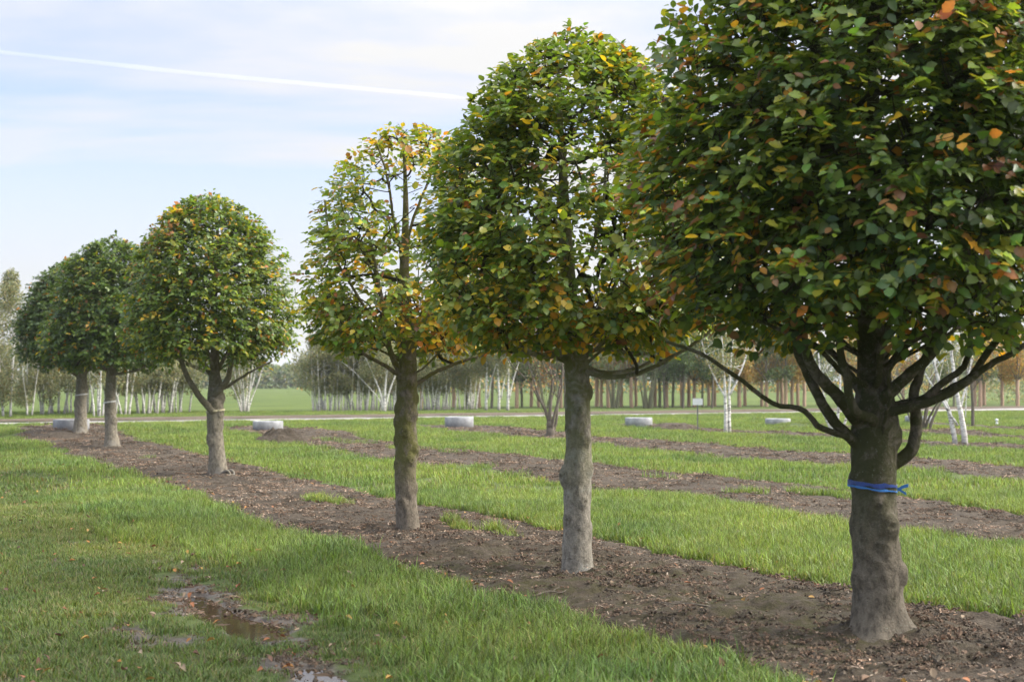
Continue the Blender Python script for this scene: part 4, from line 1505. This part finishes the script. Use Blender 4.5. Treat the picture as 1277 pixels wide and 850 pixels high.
wl = [wrapped(310, DARK_PAL, .105, 1.75), wrapped(311, MIX_PAL, .12, 1.6), wrapped(312, OR_PAL, .115, 1.65), wrapped(313, RED_PAL, .10, 1.7)]
wd_ = [wrapped(320, DARK_PAL, .07, 1.9, M_STEM), wrapped(321, MIX_PAL, .085, 1.7, M_GREENSTEM)]
G_W = 'avenue trees with jute-wrapped trunks beyond the track'
WR = [(525, 3), (566, 1), (598, 3), (644, 1), (662, 3), (672, 3), (700, 3), (744, 1), (750, 3), (759, 3), (764, 1), (775, 0), (788, 3), (793, 0), (817, 0), (832, 1), (850, 0), (859, 0), (866, 2), (884, 0), (891, 2),
      (922, 2), (929, 0), (950, 2), (956, 0), (970, 0), (975, 2), (980, 0), (988, 2), (995, 0), (1003, 2), (1020, 0), (1058, 2), (1110, 2), (1126, 3), (1216, 2), (1222, 1), (1227, 2), (1250, 2), (1269, 2), (1290, 2)]
CN = ['dark green', 'mixed green', 'orange-leaved', 'reddish']
for i, (px, k) in enumerate(WR):
    place_lab = 'avenue tree with %s crown beyond the track, %s jute-wrapped trunk from the left' % (CN[k], nth(px, [q[0] for q in WR]))
    put(wl, k, px, 508.6 - 0.005 * (px - 640) - 1.5 * ((i * 5) % 3) / 2 + (1.0 if px > 1200 else 0), place_lab, rz=i * 1.9, s=.95 + .18 * ((i * 7) % 5) / 4, group=G_W + ', ' + CN[k])
G_D = 'unwrapped dark-trunked trees beyond the track'
UW = [556, 582, 613, 651, 705, 823, 829, 839, 851.5, 876, 888, 905, 1083, 1190]
for i, px in enumerate(UW):
    put(wd_, i, px, 508.8 - 1.2 * (i % 2), 'unwrapped tree with thin %s trunk among the jute-wrapped trees, %s such from the left' % ('dark' if i % 2 == 0 else 'green', nth(px, UW)), rz=i * 2.3, s=.95 + .1 * (i % 3), group=G_D + (' green' if i % 2 else ' dark'))
for i, (px, lab) in enumerate([(767, 'thick green-barked stems just right of the second trunk, beyond the track'), (808, 'fan of green multi-stems among the jute-wrapped trunks'), (681, 'green multi-stemmed tree behind the bare shrub')]):
    t = small_tree('multi_stem_tree', multistem(6, 3.2, .9, .085, 330 + i), None, 3000, .09, lobes(4, 2.0, 4.2, 1.5, 335 + i), M_GREENSTEM, lab, 'tree', 338 + i, sub=20, pal=MIX_PAL)
    place(t, px, 508.8, first=True)

# nearer plants in the beds
sh = small_tree('multi_stem_shrub', [([(0, 0, -.1), (-.12, 0, .55), (-.45, .1, 1.4), (-.7, .1, 2.4)], .06, .014), ([(0, 0, -.1), (.0, 0, .7), (.05, .1, 1.6), (-.1, .1, 2.7)], .06, .014),
                                     ([(0, 0, -.1), (.1, -.1, .6), (.3, -.1, 1.3), (.35, 0, 2.4)], .055, .014), ([(.02, .05, -.1), (.15, .1, .5), (.25, .3, 1.5), (.6, .4, 2.5)], .05, .012),
                                     ([(-.3, .05, 1.0), (-.6, .05, 1.5), (-1.1, .1, 2.0), (-1.3, .1, 2.4)], .025, .008), ([(.02, 0, -.1), (.0, 0, .12), (.0, 0, .3), (0, 0, .45)], .13, .10)], None, 500, .07,
                lobes(3, 1.5, 2.9, 1.1, 341), M_STEM, 'bare brown multi-stemmed shrub with reddish leaves left of the second trunk', 'shrub', 342, sub=40, pal=RED_PAL)
place(sh, 687, 542.5, first=True)
b9 = small_tree('birch_tree', [([(0, 0, -.1), (.02, 0, .8), (-.04, 0, 1.7), (-.12, 0, 3.2)], .066, .02), ([(.12, .0, -.1), (.12, 0, .8), (.16, .05, 1.8), (.25, .1, 3.1)], .055, .018),
                               ([(.02, 0, 1.1), (-.2, 0, 1.5), (-.5, .1, 2.2), (-.7, .1, 2.9)], .035, .012), ([(.12, 0, 1.2), (.35, 0, 1.7), (.6, .1, 2.4), (.7, .1, 3.0)], .035, .012)], None, 2200, .07,
                lobes(4, 2.0, 3.6, .9, 351), M_BIRCH, 'white birch standing alone beside the small sign', 'birch', 352, sub=16, pal=BIRCH_PAL + [(0.3, 0.2, 0.03)], twig_m=M_BIRCH)
place(b9, 905, 538.5, first=True)
bp = small_tree('birch_tree', [([(.06, 0, -.1), (-.05, 0, .7), (-.2, 0, 1.5), (-.35, .1, 3.2)], .085, .03), ([(-.16, .05, -.1), (-.3, 0, .7), (-.55, 0, 1.5), (-.9, .1, 3.1)], .07, .025),
                               ([(-.15, 0, .5), (-.5, 0, 1.1), (-1.0, .1, 2.0), (-1.2, .1, 2.8)], .035, .012), ([(-.1, 0, .9), (.1, 0, 1.6), (.3, .1, 2.4), (.3, .1, 3.0)], .03, .01)], None, 900, .06,
                lobes(4, 2.0, 3.6, 1.0, 361), M_BIRCH, 'pair of leaning white birch stems right of the nearest beech', 'birch', 362, sub=16, pal=BIRCH_PAL, twig_m=M_BIRCH)
place(bp, 1202, 553.5, first=True)
bb = small_tree('birch_tree', [([(0, 0, -.1), (-.25, 0, .5), (-.5, 0, 1.1), (-.8, .1, 2.6)], .04, .02), ([(.05, 0, -.1), (.05, 0, .7), (.1, 0, 1.5), (.1, .1, 3.0)], .05, .02),
                               ([(.0, 0, -.1), (-.12, 0, .5), (-.35, 0, 1.3), (-.5, .1, 2.8)], .035, .02), ([(.1, 0, -.1), (.3, 0, .6), (.6, 0, 1.4), (.9, .1, 2.8)], .04, .02)], None, 900, .06,
                lobes(4, 1.8, 3.3, 1.0, 371), M_BIRCH, 'white multi-stemmed birch half hidden behind the nearest trunk', 'birch', 372, sub=14, pal=BIRCH_PAL, twig_m=M_BIRCH)
place(bb, 1042, 546, first=True)
s2 = small_tree('multi_stem_shrub', multistem(7, 2.6, 1.5, .05, 381) + [([(0, 0, -.1), (.0, 0, .15), (.0, 0, .25), (0, 0, .35)], .14, .12)], None, 700, .07, lobes(3, 1.4, 2.9, 1.4, 382), M_STEM, 'bare spreading multi-stemmed shrub behind the right limb of the nearest beech', 'shrub', 383, sub=40, pal=OR_PAL)
place(s2, 1150, 535.5, first=True)
s3 = small_tree('young_tree', [([(0, 0, -.1), (.0, 0, .8), (-.02, 0, 1.8), (-.05, 0, 3.4)], .065, .03)], None, 900, .08, lobes(3, 2.1, 3.9, .9, 391), M_STEM, 'young tree with a single thin dark trunk at the right', 'tree', 392, sub=20, pal=OR_PAL)
place(s3, 1213, 530.5, first=True)
s4 = small_tree('young_tree', [([(0, 0, -.1), (.03, 0, .8), (.1, 0, 1.8), (.15, 0, 3.2)], .025, .012)], None, 200, .07, lobes(3, 2.2, 3.5, .6, 395), M_BIRCH, 'very thin pale sapling beside the leaning birch pair', 'tree', 396, sub=10, pal=OR_PAL)
place(s4, 1204, 522, first=True)

# ------------------------------------------------------------------ concrete rings, sign, marker
rings = [(82, 536.5, 'pale concrete ring behind the farthest beech trunk'), (331, 537, 'concrete ring beside the dark soil heap'), (572, 533, 'concrete ring between the second and third trunks'),
         (798, 531.5, 'concrete ring left of the small white sign'), (973, 531, 'low concrete ring left of the nearest trunk'), (1151, 528, 'concrete ring behind the spreading shrub at the right')]
for i, (px, py, lab) in enumerate(rings):
    p = gz_pt(px, py)
    if i == 0:                              # just behind the mound of the farthest beech
        p = at_y(px, py, f6[1] + 0.5); p[2] = HZ(p[0], p[1] + .5) - .02
    h = [.30, .30, .37, .32, .25, .26][i]; R0 = [.5, .47, .48, .46, .44, .5][i]
    mb = MB()
    mb.lathe([(R0, -.08), (R0, h - .02), (R0 - .006, h - .006), (R0 - .02, h), (R0 - .10, h), (R0 - .112, h - .012), (R0 - .115, -.08)], 48, closed=True)
    e = empty('concrete_ring', (p[0], p[1] + R0, p[2]), lab, 'concrete ring', 'concrete rings at the ends of the beds')
    link('ring', mb.mesh('ring', M_CONCRETE), e)
    mb = MB()
    mb.lathe([(R0 - .116, h - .13), (R0 * .5, h - .10), (.001, h - .09)], 32)
    link('soil_fill', mb.mesh('soil_fill', M_SOIL), e)

p = gz_pt(870, 538)
e = empty('sign', tuple(p), 'small blank white sign plate on a thin grey post', 'sign')
mb = MB(); mb.box((0, 0, .5), (.035, .035, 1.1)); link('post', mb.mesh('post', M_STEEL, False), e)
mb = MB(); mb.box((-.0, -.026, .94), (.31, .012, .20)); link('plate', mb.mesh('plate', M_PLATE, False), e)
p = gz_pt(1243, 531)
mb = MB()
mb.lathe([(.001, .0), (.05, .0), (.045, .12), (.02, .14), (.03, .17), (.06, .2), (.055, .24), (.02, .26), (.001, .26)], 14)
tag(link('marker_post', mb.mesh('marker_post', M_PLATE), None, tuple(p)), 'tiny white knob-topped marker standing at the far right', 'marker')
p = gz_pt(335, 546)


def heap(px, py, R, h, seed, label, mat):
    p = gz_pt(px, py)
    n = 46
    g = np.linspace(-1.1, 1.1, n)
    X, Y = np.meshgrid(g, g)
    r = np.hypot(X, Y)
    Z = h * np.clip(1 - r, -.2, 1) ** 1.0 * 1.0
    Z = np.where(r < 1, h * (1 - r) ** .9, -.05) + (fbm(X * 3 + seed, Y * 3, seed, 4, .6) - .5) * h * 1.1 * np.clip(1.3 - r, 0, 1)
    V = np.stack([X * R, Y * R, Z - .03], -1).reshape(-1, 3)
    ix = np.arange(n * n).reshape(n, n)
    q = np.stack([ix[:-1, :-1], ix[:-1, 1:], ix[1:, 1:], ix[1:, :-1]], -1).reshape(-1, 4)
    keep = (r.ravel()[q].max(1) < 1.1)
    tag(link('soil_heap', mesh_np('soil_heap', V, [q[keep]], mat, True), None, tuple(p)), label, 'soil heap')


M_DSOIL = soil_material('heap_soil', 0.85)
heap(352, 543, .85, .42, 4, 'dark pile of dug soil beside the left concrete ring', M_DSOIL)
heap(842, 535, .55, .2, 6, 'rough soil clods heaped left of the sign post', M_DSOIL)

# ------------------------------------------------------------------ grass, litter and chips as scattered stuff
def blades(n, h, spread, seed, pal, width=.0045, lean=.5, segs=3):
    rg = np.random.default_rng(seed)
    V, T, C = [], [], []
    pal = np.array(pal)
    for i in range(n):
        a = rg.uniform(0, 6.28); rr = spread * math.sqrt(rg.random())
        b = np.array([math.cos(a) * rr, math.sin(a) * rr, -.01])
        d = rg.uniform(0, 6.28); hh = h * rg.uniform(.35, 1.3); le = lean * rg.uniform(.2, 1.3)
        dirv = np.array([math.cos(d), math.sin(d), 0]); sv = np.array([-math.sin(d + rg.normal(0, .6)), math.cos(d), 0]); sv = sv / np.linalg.norm(sv)
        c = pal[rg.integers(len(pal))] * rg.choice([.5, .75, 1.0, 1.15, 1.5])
        w = width * rg.uniform(.7, 1.3)
        k = len(V)
        for s in range(segs + 1):
            f = s / segs
            p = b + dirv * le * hh * f ** 1.8 + np.array([0, 0, hh * (f - .28 * le * f ** 2.2)])
            ww = w * (1 - f ** 2.2)
            if s < segs:
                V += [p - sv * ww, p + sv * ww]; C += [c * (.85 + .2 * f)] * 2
            else:
                V += [p]; C += [c * 1.08]
        for s in range(segs - 1):
            q = k + 2 * s
            T += [(q, q + 1, q + 3), (q, q + 3, q + 2)]
        q = k + 2 * (segs - 1)
        T += [(q, q + 1, q + 2)]
    return np.array(V), np.array(T), np.array(C)


def scatter(name, src_me, pts, rot, scl, tint, label, cat, tiltx=None):
    """one object: points that carry copies of a small tuft mesh"""
    src = bpy.data.objects.new(name + '_tuft', src_me)
    me = bpy.data.meshes.new(name)
    me.vertices.add(len(pts)); me.vertices.foreach_set('co', np.asarray(pts, np.float32).ravel())
    rr = np.stack([tiltx if tiltx is not None else np.zeros(len(pts)), np.zeros(len(pts)), rot], -1)
    a = me.attributes.new('rot', 'FLOAT_VECTOR', 'POINT'); a.data.foreach_set('vector', rr.astype(np.float32).ravel())
    for k, v in (('scl', scl), ('tint', tint)):
        a = me.attributes.new(k, 'FLOAT', 'POINT'); a.data.foreach_set('value', np.asarray(v, np.float32))
    o = link(name, me)
    ng = bpy.data.node_groups.new(name, 'GeometryNodeTree')
    ng.interface.new_socket('Geometry', in_out='INPUT', socket_type='NodeSocketGeometry')
    ng.interface.new_socket('Geometry', in_out='OUTPUT', socket_type='NodeSocketGeometry')
    gi = N(ng, 'NodeGroupInput'); go = N(ng, 'NodeGroupOutput')
    iop = N(ng, 'GeometryNodeInstanceOnPoints')
    oi = N(ng, 'GeometryNodeObjectInfo'); oi.inputs['Object'].default_value = src
    oi.inputs['As Instance'].default_value = True
    ar = N(ng, 'GeometryNodeInputNamedAttribute', data_type='FLOAT_VECTOR'); ar.inputs['Name'].default_value = 'rot'
    asx = N(ng, 'GeometryNodeInputNamedAttribute', data_type='FLOAT'); asx.inputs['Name'].default_value = 'scl'
    e2r = N(ng, 'FunctionNodeEulerToRotation')
    L(ng, ar.outputs[0], e2r.inputs[0])
    L(ng, gi.outputs[0], iop.inputs['Points'])
    L(ng, oi.outputs['Geometry'], iop.inputs['Instance'])
    L(ng, e2r.outputs[0], iop.inputs['Rotation'])
    L(ng, asx.outputs[0], iop.inputs['Scale'])
    L(ng, iop.outputs[0], go.inputs[0])
    md = o.modifiers.new('scatter', 'NODES'); md.node_group = ng
    return tag(o, label, cat, kind='stuff')


def frustum_pts(n, d0, d1, power=1.0, margin=1.5):
    """random ground points in the wedge the camera and a step aside can see"""
    f = rng.random(n)
    if power == 1.0:
        d = np.sqrt(d0 ** 2 + (d1 ** 2 - d0 ** 2) * f)
    else:
        e = 2 - power
        d = (d0 ** e + (d1 ** e - d0 ** e) * f) ** (1 / e) if abs(e) > 1e-6 else d0 * (d1 / d0) ** f
    x = (rng.random(n) * 2 - 1) * (0.36 * d * margin + 0.6)
    return x, d


LUSH = [(0.145, 0.245, 0.052), (0.17, 0.265, 0.06), (0.125, 0.22, 0.048), (0.21, 0.285, 0.09), (0.155, 0.25, 0.062), (0.24, 0.25, 0.11)]
LANE = [(0.115, 0.185, 0.045), (0.135, 0.205, 0.048), (0.10, 0.165, 0.042), (0.16, 0.195, 0.062), (0.22, 0.19, 0.10), (0.12, 0.19, 0.055)]


def tuft(name, *a, **kw):
    V, T, C = blades(*a, **kw)
    return mesh_np(name, V, [T], M_GRASS, True, C)


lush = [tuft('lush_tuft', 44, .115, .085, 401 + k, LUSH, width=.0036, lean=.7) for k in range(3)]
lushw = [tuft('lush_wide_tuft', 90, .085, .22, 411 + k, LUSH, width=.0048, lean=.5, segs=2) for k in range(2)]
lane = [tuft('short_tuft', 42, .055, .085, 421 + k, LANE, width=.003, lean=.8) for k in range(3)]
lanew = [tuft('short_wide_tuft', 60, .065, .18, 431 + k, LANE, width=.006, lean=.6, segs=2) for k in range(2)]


def place_grass(x, y):
    """where grass grows, and whether it is lush (strips) or trampled (the lane in front)"""
    b, w = bed_sd(x, y)
    pmk = patch_mask(x, y)
    md = mud_mask(x, y)
    pdd = pud_dist(x, y)
    u, v = to_uv(np.stack([x, y], -1))
    tv = v - track_v(u)
    ok = (b < -0.01) | (rng.random(len(x)) < pmk * 1.1)
    ok &= rng.random(len(x)) > md * 0.8
    ok &= (pdd > 0.09) & (rng.random(len(x)) < np.clip((pdd + .02) / .4, .12, 1))
    ok &= ((tv < -1.4) | (tv > 5.2))
    # the lane left of the first bed: trampled, with a lusher verge along the bed
    le = BEDS[0][0]
    edge = np.interp(v, *le)
    into = edge - u                         # distance from the bed's edge
    nn = fbm(x * .9, y * .9, 55, 4)
    lanef = np.clip((into - (1.15 + (nn - .5) * 2.2)) / .6, 0, 1)
    lanef = np.where(u < edge, lanef, 0)
    thin = fbm(x * 1.7, y * 1.7, 66, 4)
    ok &= rng.random(len(x)) < np.where(lanef > .5, np.clip(1.25 - np.clip((thin - .52) * 4, 0, 1), .25, 1), 1)
    return ok, lanef, nn


def do_scatter(n, d0, d1, power, libL, libS, sc, tagn):
    x, y = frustum_pts(n, d0, d1, power)
    ok, lf, nn = place_grass(x, y)
    islane = rng.random(n) < lf
    z = height(x, y)
    for lib, sel0, nm, lab in ((libL, ~islane, 'grass', 'lush bright green grass strips between the soil beds'), (libS, islane, 'short_grass', 'short trampled grass on the lane in the left foreground')):
        for k, me in enumerate(lib):
            sel = ok & sel0 & ((np.arange(n) % len(lib)) == k)
            m = int(sel.sum())
            if not m: continue
            s = np.clip(.45 + pud_dist(x[sel], y[sel]), .45, 1) * sc * (0.72 + 0.55 * fbm(x[sel] * 1.3, y[sel] * 1.3, 31, 3)) * rng.uniform(.7, 1.25, m)
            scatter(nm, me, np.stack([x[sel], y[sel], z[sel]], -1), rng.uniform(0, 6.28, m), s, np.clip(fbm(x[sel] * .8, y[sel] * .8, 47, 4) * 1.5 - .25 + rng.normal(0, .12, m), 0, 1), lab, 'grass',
                    tiltx=rng.normal(0, .12, m))


do_scatter(50000, 6.0, 20, 1.0, lush, lane, 1.0, 'near')
do_scatter(40000, 19, 72, 1.0, lushw, lanew, 1.1, 'far')

# wood chips, clods and dry leaves on the beds
def chip_mesh(name, seed, l, w, t, pal, n=1):
    rg = np.random.default_rng(seed)
    V, T, C = [], [], []
    pal = np.array(pal)
    for i in range(n):
        a = rg.uniform(0, 6.28); r = .10 * math.sqrt(rg.random()) if n > 1 else 0
        ang = rg.uniform(0, 6.28)
        s = rg.uniform(.6, 1.5)
        base = np.array([(-1, -.6, -.4), (1, -.9, -.5), (.9, .8, -.4), (-.8, 1, -.5), (-.8, -.5, .6), (.8, -.6, .9), (.7, .6, .5), (-.7, .7, 1.0)]) * rg.uniform(.6, 1.2, (8, 3)) * np.array([l, w, t]) / 2 * s
        ca, sa = math.cos(ang), math.sin(ang)
        B = np.stack([base[:, 0] * ca - base[:, 1] * sa, base[:, 0] * sa + base[:, 1] * ca, base[:, 2] + base[:, 0] * rg.normal(0, .25)], -1) + np.array([math.cos(a) * r, math.sin(a) * r, t * .3])
        k = len(V)
        V += list(B); C += [pal[rg.integers(len(pal))] * rg.uniform(.75, 1.25)] * 8
        for q in ((0, 2, 1), (0, 3, 2), (4, 5, 6), (4, 6, 7), (0, 1, 5), (0, 5, 4), (1, 2, 6), (1, 6, 5), (2, 3, 7), (2, 7, 6), (3, 0, 4), (3, 4, 7)):
            T.append([k + j for j in q])
    return mesh_np(name, np.array(V), [np.array(T)], M_DEBRIS, False, np.array(C))


CHIP = [(0.16, 0.122, 0.088), (0.23, 0.185, 0.135), (0.11, 0.085, 0.06), (0.36, 0.3, 0.235), (0.14, 0.105, 0.075), (0.095, 0.072, 0.05)]
CLOD = [(0.095, 0.074, 0.053), (0.075, 0.058, 0.041), (0.115, 0.09, 0.066)]
chips = [chip_mesh('wood_chips', 501 + k, .032, .011, .006, CHIP, 14) for k in range(3)]
clods = [chip_mesh('soil_clods', 511 + k, .024, .02, .016, CLOD, 12) for k in range(2)]
for libk, (lib, n, nm, lab, cat) in enumerate(((chips, 46000, 'wood_chips', 'pale and brown wood chips strewn over the soil beds', 'wood chips'), (clods, 30000, 'soil_clods', 'small crumbled clods on the soil beds', 'clods'))):
    x, y = frustum_pts(n, 6.5, 48, 1.45)
    b, w = bed_sd(x, y)
    dens = fbm(x * 1.1, y * 1.1, 71 + libk, 4)
    # the near end of the first bed is smooth and mossy
    u, v = to_uv(np.stack([x, y], -1))
    smoothz = np.clip((12.5 - v) / 2.5, 0, 1) * (w == 0)
    inmud = (mud_mask(x, y) > .3) & (pud_dist(x, y) > .02)
    ok = ((b > (-.04 if libk == 0 else .05)) | inmud) & (rng.random(n) < np.clip((dens - .28) * 3.2, .06, 1) * (1 - .74 * smoothz * (libk == 0)))
    z = height(x, y)
    for k, me in enumerate(lib):
        sel = ok & ((np.arange(n) % len(lib)) == k)
        m = int(sel.sum())
        scatter(nm, me, np.stack([x[sel], y[sel], z[sel]], -1), rng.uniform(0, 6.28, m), rng.uniform(.55, 1.2, m) * (1 + np.clip((y[sel] - 15) / 40, 0, 1)), rng.random(m), lab, cat, tiltx=rng.normal(0, .12, m))

# fallen leaves: those in the front can be told apart, the small rest is litter
FALL = [(0.32, 0.15, 0.04), (0.22, 0.09, 0.04), (0.38, 0.23, 0.06), (0.15, 0.08, 0.05), (0.27, 0.20, 0.13), (0.11, 0.06, 0.04), (0.30, 0.12, 0.05), (0.21, 0.135, 0.085)]
n = 7000
x, y = frustum_pts(n, 7.0, 26, 1.3)
b, w = bed_sd(x, y)
u, v = to_uv(np.stack([x, y], -1))
ed0 = np.interp(v, *BEDS[0][0]); ed1 = np.interp(v, *BEDS[0][1])
near_edge = np.exp(-((u - ed0) / .35) ** 2) + np.exp(-((u - ed1) / .25) ** 2)
prob = .05 + .4 * near_edge + .16 * (u < ed0 - .6) * np.clip(fbm(x, y, 83, 3) * 2 - .5, 0, 1)
prob = np.where(u > ed1 + .5, .03, prob)
sel = (rng.random(n) < prob) & (pud_dist(x, y) > 0)
x, y = x[sel], y[sel]; m = len(x)
z = height(x, y) + np.where(bed_sd(x, y)[0] > 0, .015, .055)
cc = np.array(FALL)[rng.integers(len(FALL), size=m)] * rng.uniform(.75, 1.2, (m, 1))
V, T, C = leaf_geom(np.stack([x, y, z], -1), np.c_[rng.normal(size=(m, 2)), rng.normal(0, .3, m)], np.c_[rng.normal(0, .45, (m, 2)), np.ones(m)], rng.uniform(.03, .062, m), rng.uniform(.02, .042, m), cc, True, .3, .5)
tag(link('leaf_litter', mesh_np('leaf_litter', V, [T], M_LITTER, True, C)), 'scattered small brown and orange fallen leaves', 'leaf litter', kind='stuff')

FL_PX = [(112, 805, 2, 'in the trampled grass at the lower left'), (76, 803, 5, None), (125, 741, 0, None), (135, 743, 6, None), (133, 746, 4, None), (86, 706, 0, None), (158, 669, 2, None), (166, 673, 0, None), (88, 666, 0, None),
         (111, 666, 2, None), (45, 847, 6, None), (175, 843, 6, None), (225, 842, 4, None), (172, 824, 4, None), (185, 775, 4, None), (268, 807, 2, None), (248, 714, 2, None), (282, 714, 1, None), (295, 708, 2, None),
         (432, 756, 0, None), (430, 778, 2, None), (466, 721, 1, None), (340, 701, 0, None), (490, 787, 2, None), (883, 809, 2, None), (598, 731, 1, None), (632, 727, 1, None), (657, 731, 6, None), (861, 730, 1, None),
         (805, 678, 0, None), (868, 694, 2, None), (930, 712, 0, None), (897, 697, 1, None), (1003, 728, 5, None), (1020, 732, 1, None), (1200, 774, 4, None), (230, 706, 4, None), (262, 728, 4, None), (418, 814, 4, None), (365, 821, 4, None)]
lm = []
for k, c in enumerate(FALL):
    V1, T1, C1 = leaf_geom(np.zeros((1, 3)), np.array([[0, 1.0, .15]]), np.array([[.1, 0, 1.0]]), np.array([.054]), np.array([.037]), np.array([c]) * 1.1, True, .3, .3)
    lm.append(mesh_np('fallen_leaf', V1, [T1], M_LITTER, True, C1))
CNM = ['orange', 'russet', 'yellow', 'brown', 'pale tan', 'dark brown', 'red-orange', 'tan']
for i, (px, py, k, _) in enumerate(FL_PX):
    p = gz_pt(px, py)
    onbed = bed_sd(np.array([p[0]]), np.array([p[1]]))[0][0] > 0
    o = link('fallen_leaf', lm[k], None, (p[0], p[1], p[2] + (.02 if onbed else .05)), (rng.normal(0, .15), rng.normal(0, .15), rng.uniform(0, 6.28)))
    tag(o, 'fallen %s leaf lying on the %s' % (CNM[k], 'bare soil of the first bed' if onbed else 'foreground grass'), 'leaf', 'larger fallen leaves, %s on %s' % (CNM[k], 'soil' if onbed else 'grass'))

# a few sticks and a low weed rosette
for i, (px, py, ln_, a, lab) in enumerate([(855, 752, .34, 2.9, 'thin dry stick lying on the soil before the second trunk'), (560, 672, .22, 1.9, 'small bent twig on the soil right of the third trunk'),
                                          (690, 742, .3, .5, 'brown twig lying near the front edge of the bed')]):
    p = gz_pt(px, py)
    mb = MB()
    mb.tube(spline([(-ln_ / 2, 0, .012), (-ln_ * .1, .02, .03), (ln_ * .2, -.01, .02), (ln_ / 2, .03, .035)], 12), np.linspace(.007, .003, 12), 6)
    mb.tube(spline([(0, .01, .025), (.05, .05, .04), (.09, .06, .05)], 5), np.linspace(.004, .002, 5), 5)
    tag(link('stick', mb.mesh('stick', M_STEM), None, tuple(p), (0, 0, a)), lab, 'stick')
mb = MB()
# roots curling at the fourth trunk's foot
for a in ((.16, -.18, .9), (.2, -.05, .4)):
    mb.tube(spline([(a[0] * .5, a[1] * .5, .02), (a[0] + .06, a[1] - .05, .10), (a[0] + .12, a[1] - .1, .04), (a[0] + .02, a[1] - .16, .02)], 14), np.linspace(.03, .012, 14), 7)
tag(link('curled_root', mb.mesh('curled_root', M_BARK4), None, tuple(f4)), 'pale curled root at the foot of the fourth trunk', 'root')

# ------------------------------------------------------------------ far woods, contrail, haze
rg = np.random.default_rng(900)
def far_wood(name, x0, x1, y0, y1, hmin, hmax, n, ls, pal, label, seed):
    rg = np.random.default_rng(seed)
    fx = rg.random(n)
    xx = x0 + (x1 - x0) * fx + rg.normal(0, 3, n); yy = y0 + (y1 - y0) * fx + rg.normal(0, 4, n)
    top = hmin + (hmax - hmin) * fbm(xx * .06, xx * 0 + seed, seed, 4) ** 1.3
    zz = top * rg.random(n) ** .7
    pal = np.array(pal)
    c = pal[rg.integers(len(pal), size=n)] * rg.uniform(.7, 1.3, (n, 1))
    V, T, C = leaf_geom(np.stack([xx, yy, zz], -1), rg.normal(size=(n, 3)), rg.normal(size=(n, 3)), ls * rg.uniform(.6, 1.5, n), ls * rg.uniform(.5, 1.2, n), c, False)
    tag(link(name, mesh_np(name, V, [T], M_BIRCHLEAF, False, C)), label, 'wood', kind='stuff')


far_wood('far_wood', -260, 320, 250, 330, 3.5, 11, 80000, .85, DARK_PAL + BIRCH_PAL, 'far-off dark tree line at the end of the field', 41)
far_wood('far_hedge', -20, 160, 170, 215, .6, 2.4, 14000, .4, DARK_PAL + OR_PAL[:2], 'low far hedge at the end of the green field', 42)
far_wood('far_thicket', 30, 90, 100, 125, .8, 4.2, 9000, .22, BIRCH_PAL, 'loose thicket beyond the wrapped trees at the right', 43)

# contrail: a long thin tube of ice cloud
m_, t_, b_ = new_mat('contrail')
t_.nodes.remove(b_)
vs = N(t_, 'ShaderNodeVolumeScatter')
vs.inputs['Color'].default_value = (1, 1, 1, 1)
vs.inputs['Density'].default_value = 0.0015
vs.inputs['Anisotropy'].default_value = 0.3
L(t_, vs.outputs[0], t_.nodes['Material Output'].inputs['Volume'])
ALT = 6000.0


def sky_pt(px, py):
    r = ray(px, py)
    return np.array([0, 0, CAM_Z]) + r * (ALT / r[2])


P = np.array([sky_pt(px, py) for px, py in [(-260, 42), (-120, 53), (0, 65), (120, 78), (240, 91), (360, 102), (480, 113), (560, 120), (592, 123.5)]])
P = spline(P, 90)
dd = np.linalg.norm(P, axis=1)
rr = 2.5 / F * dd * (0.8 + .5 * vnoise(np.linspace(0, 14, 90), np.zeros(90), 4))
rr *= np.clip(np.linspace(9, 0, 90), .25, 1)
mb = MB(); mb.tube(P, rr, 14)
tag(link('contrail', mb.mesh('contrail', m_)), 'thin white aircraft vapour trail slanting across the pale sky', 'vapour trail')

# the air: thin even haze round the camera and the whole scene
mb = MB(); mb.box((0, 560, 11.5), (3000, 1900, 26))
m_, t_, b_ = new_mat('haze')
t_.nodes.remove(b_)
pv = N(t_, 'ShaderNodeVolumePrincipled')
pv.inputs['Color'].default_value = (0.86, 0.92, 1.0, 1)
pv.inputs['Density'].default_value = 0.00028
L(t_, pv.outputs[0], t_.nodes['Material Output'].inputs['Volume'])
tag(link('haze', mb.mesh('haze', m_, False)), 'thin pale autumn haze over the fields', 'haze', kind='stuff')
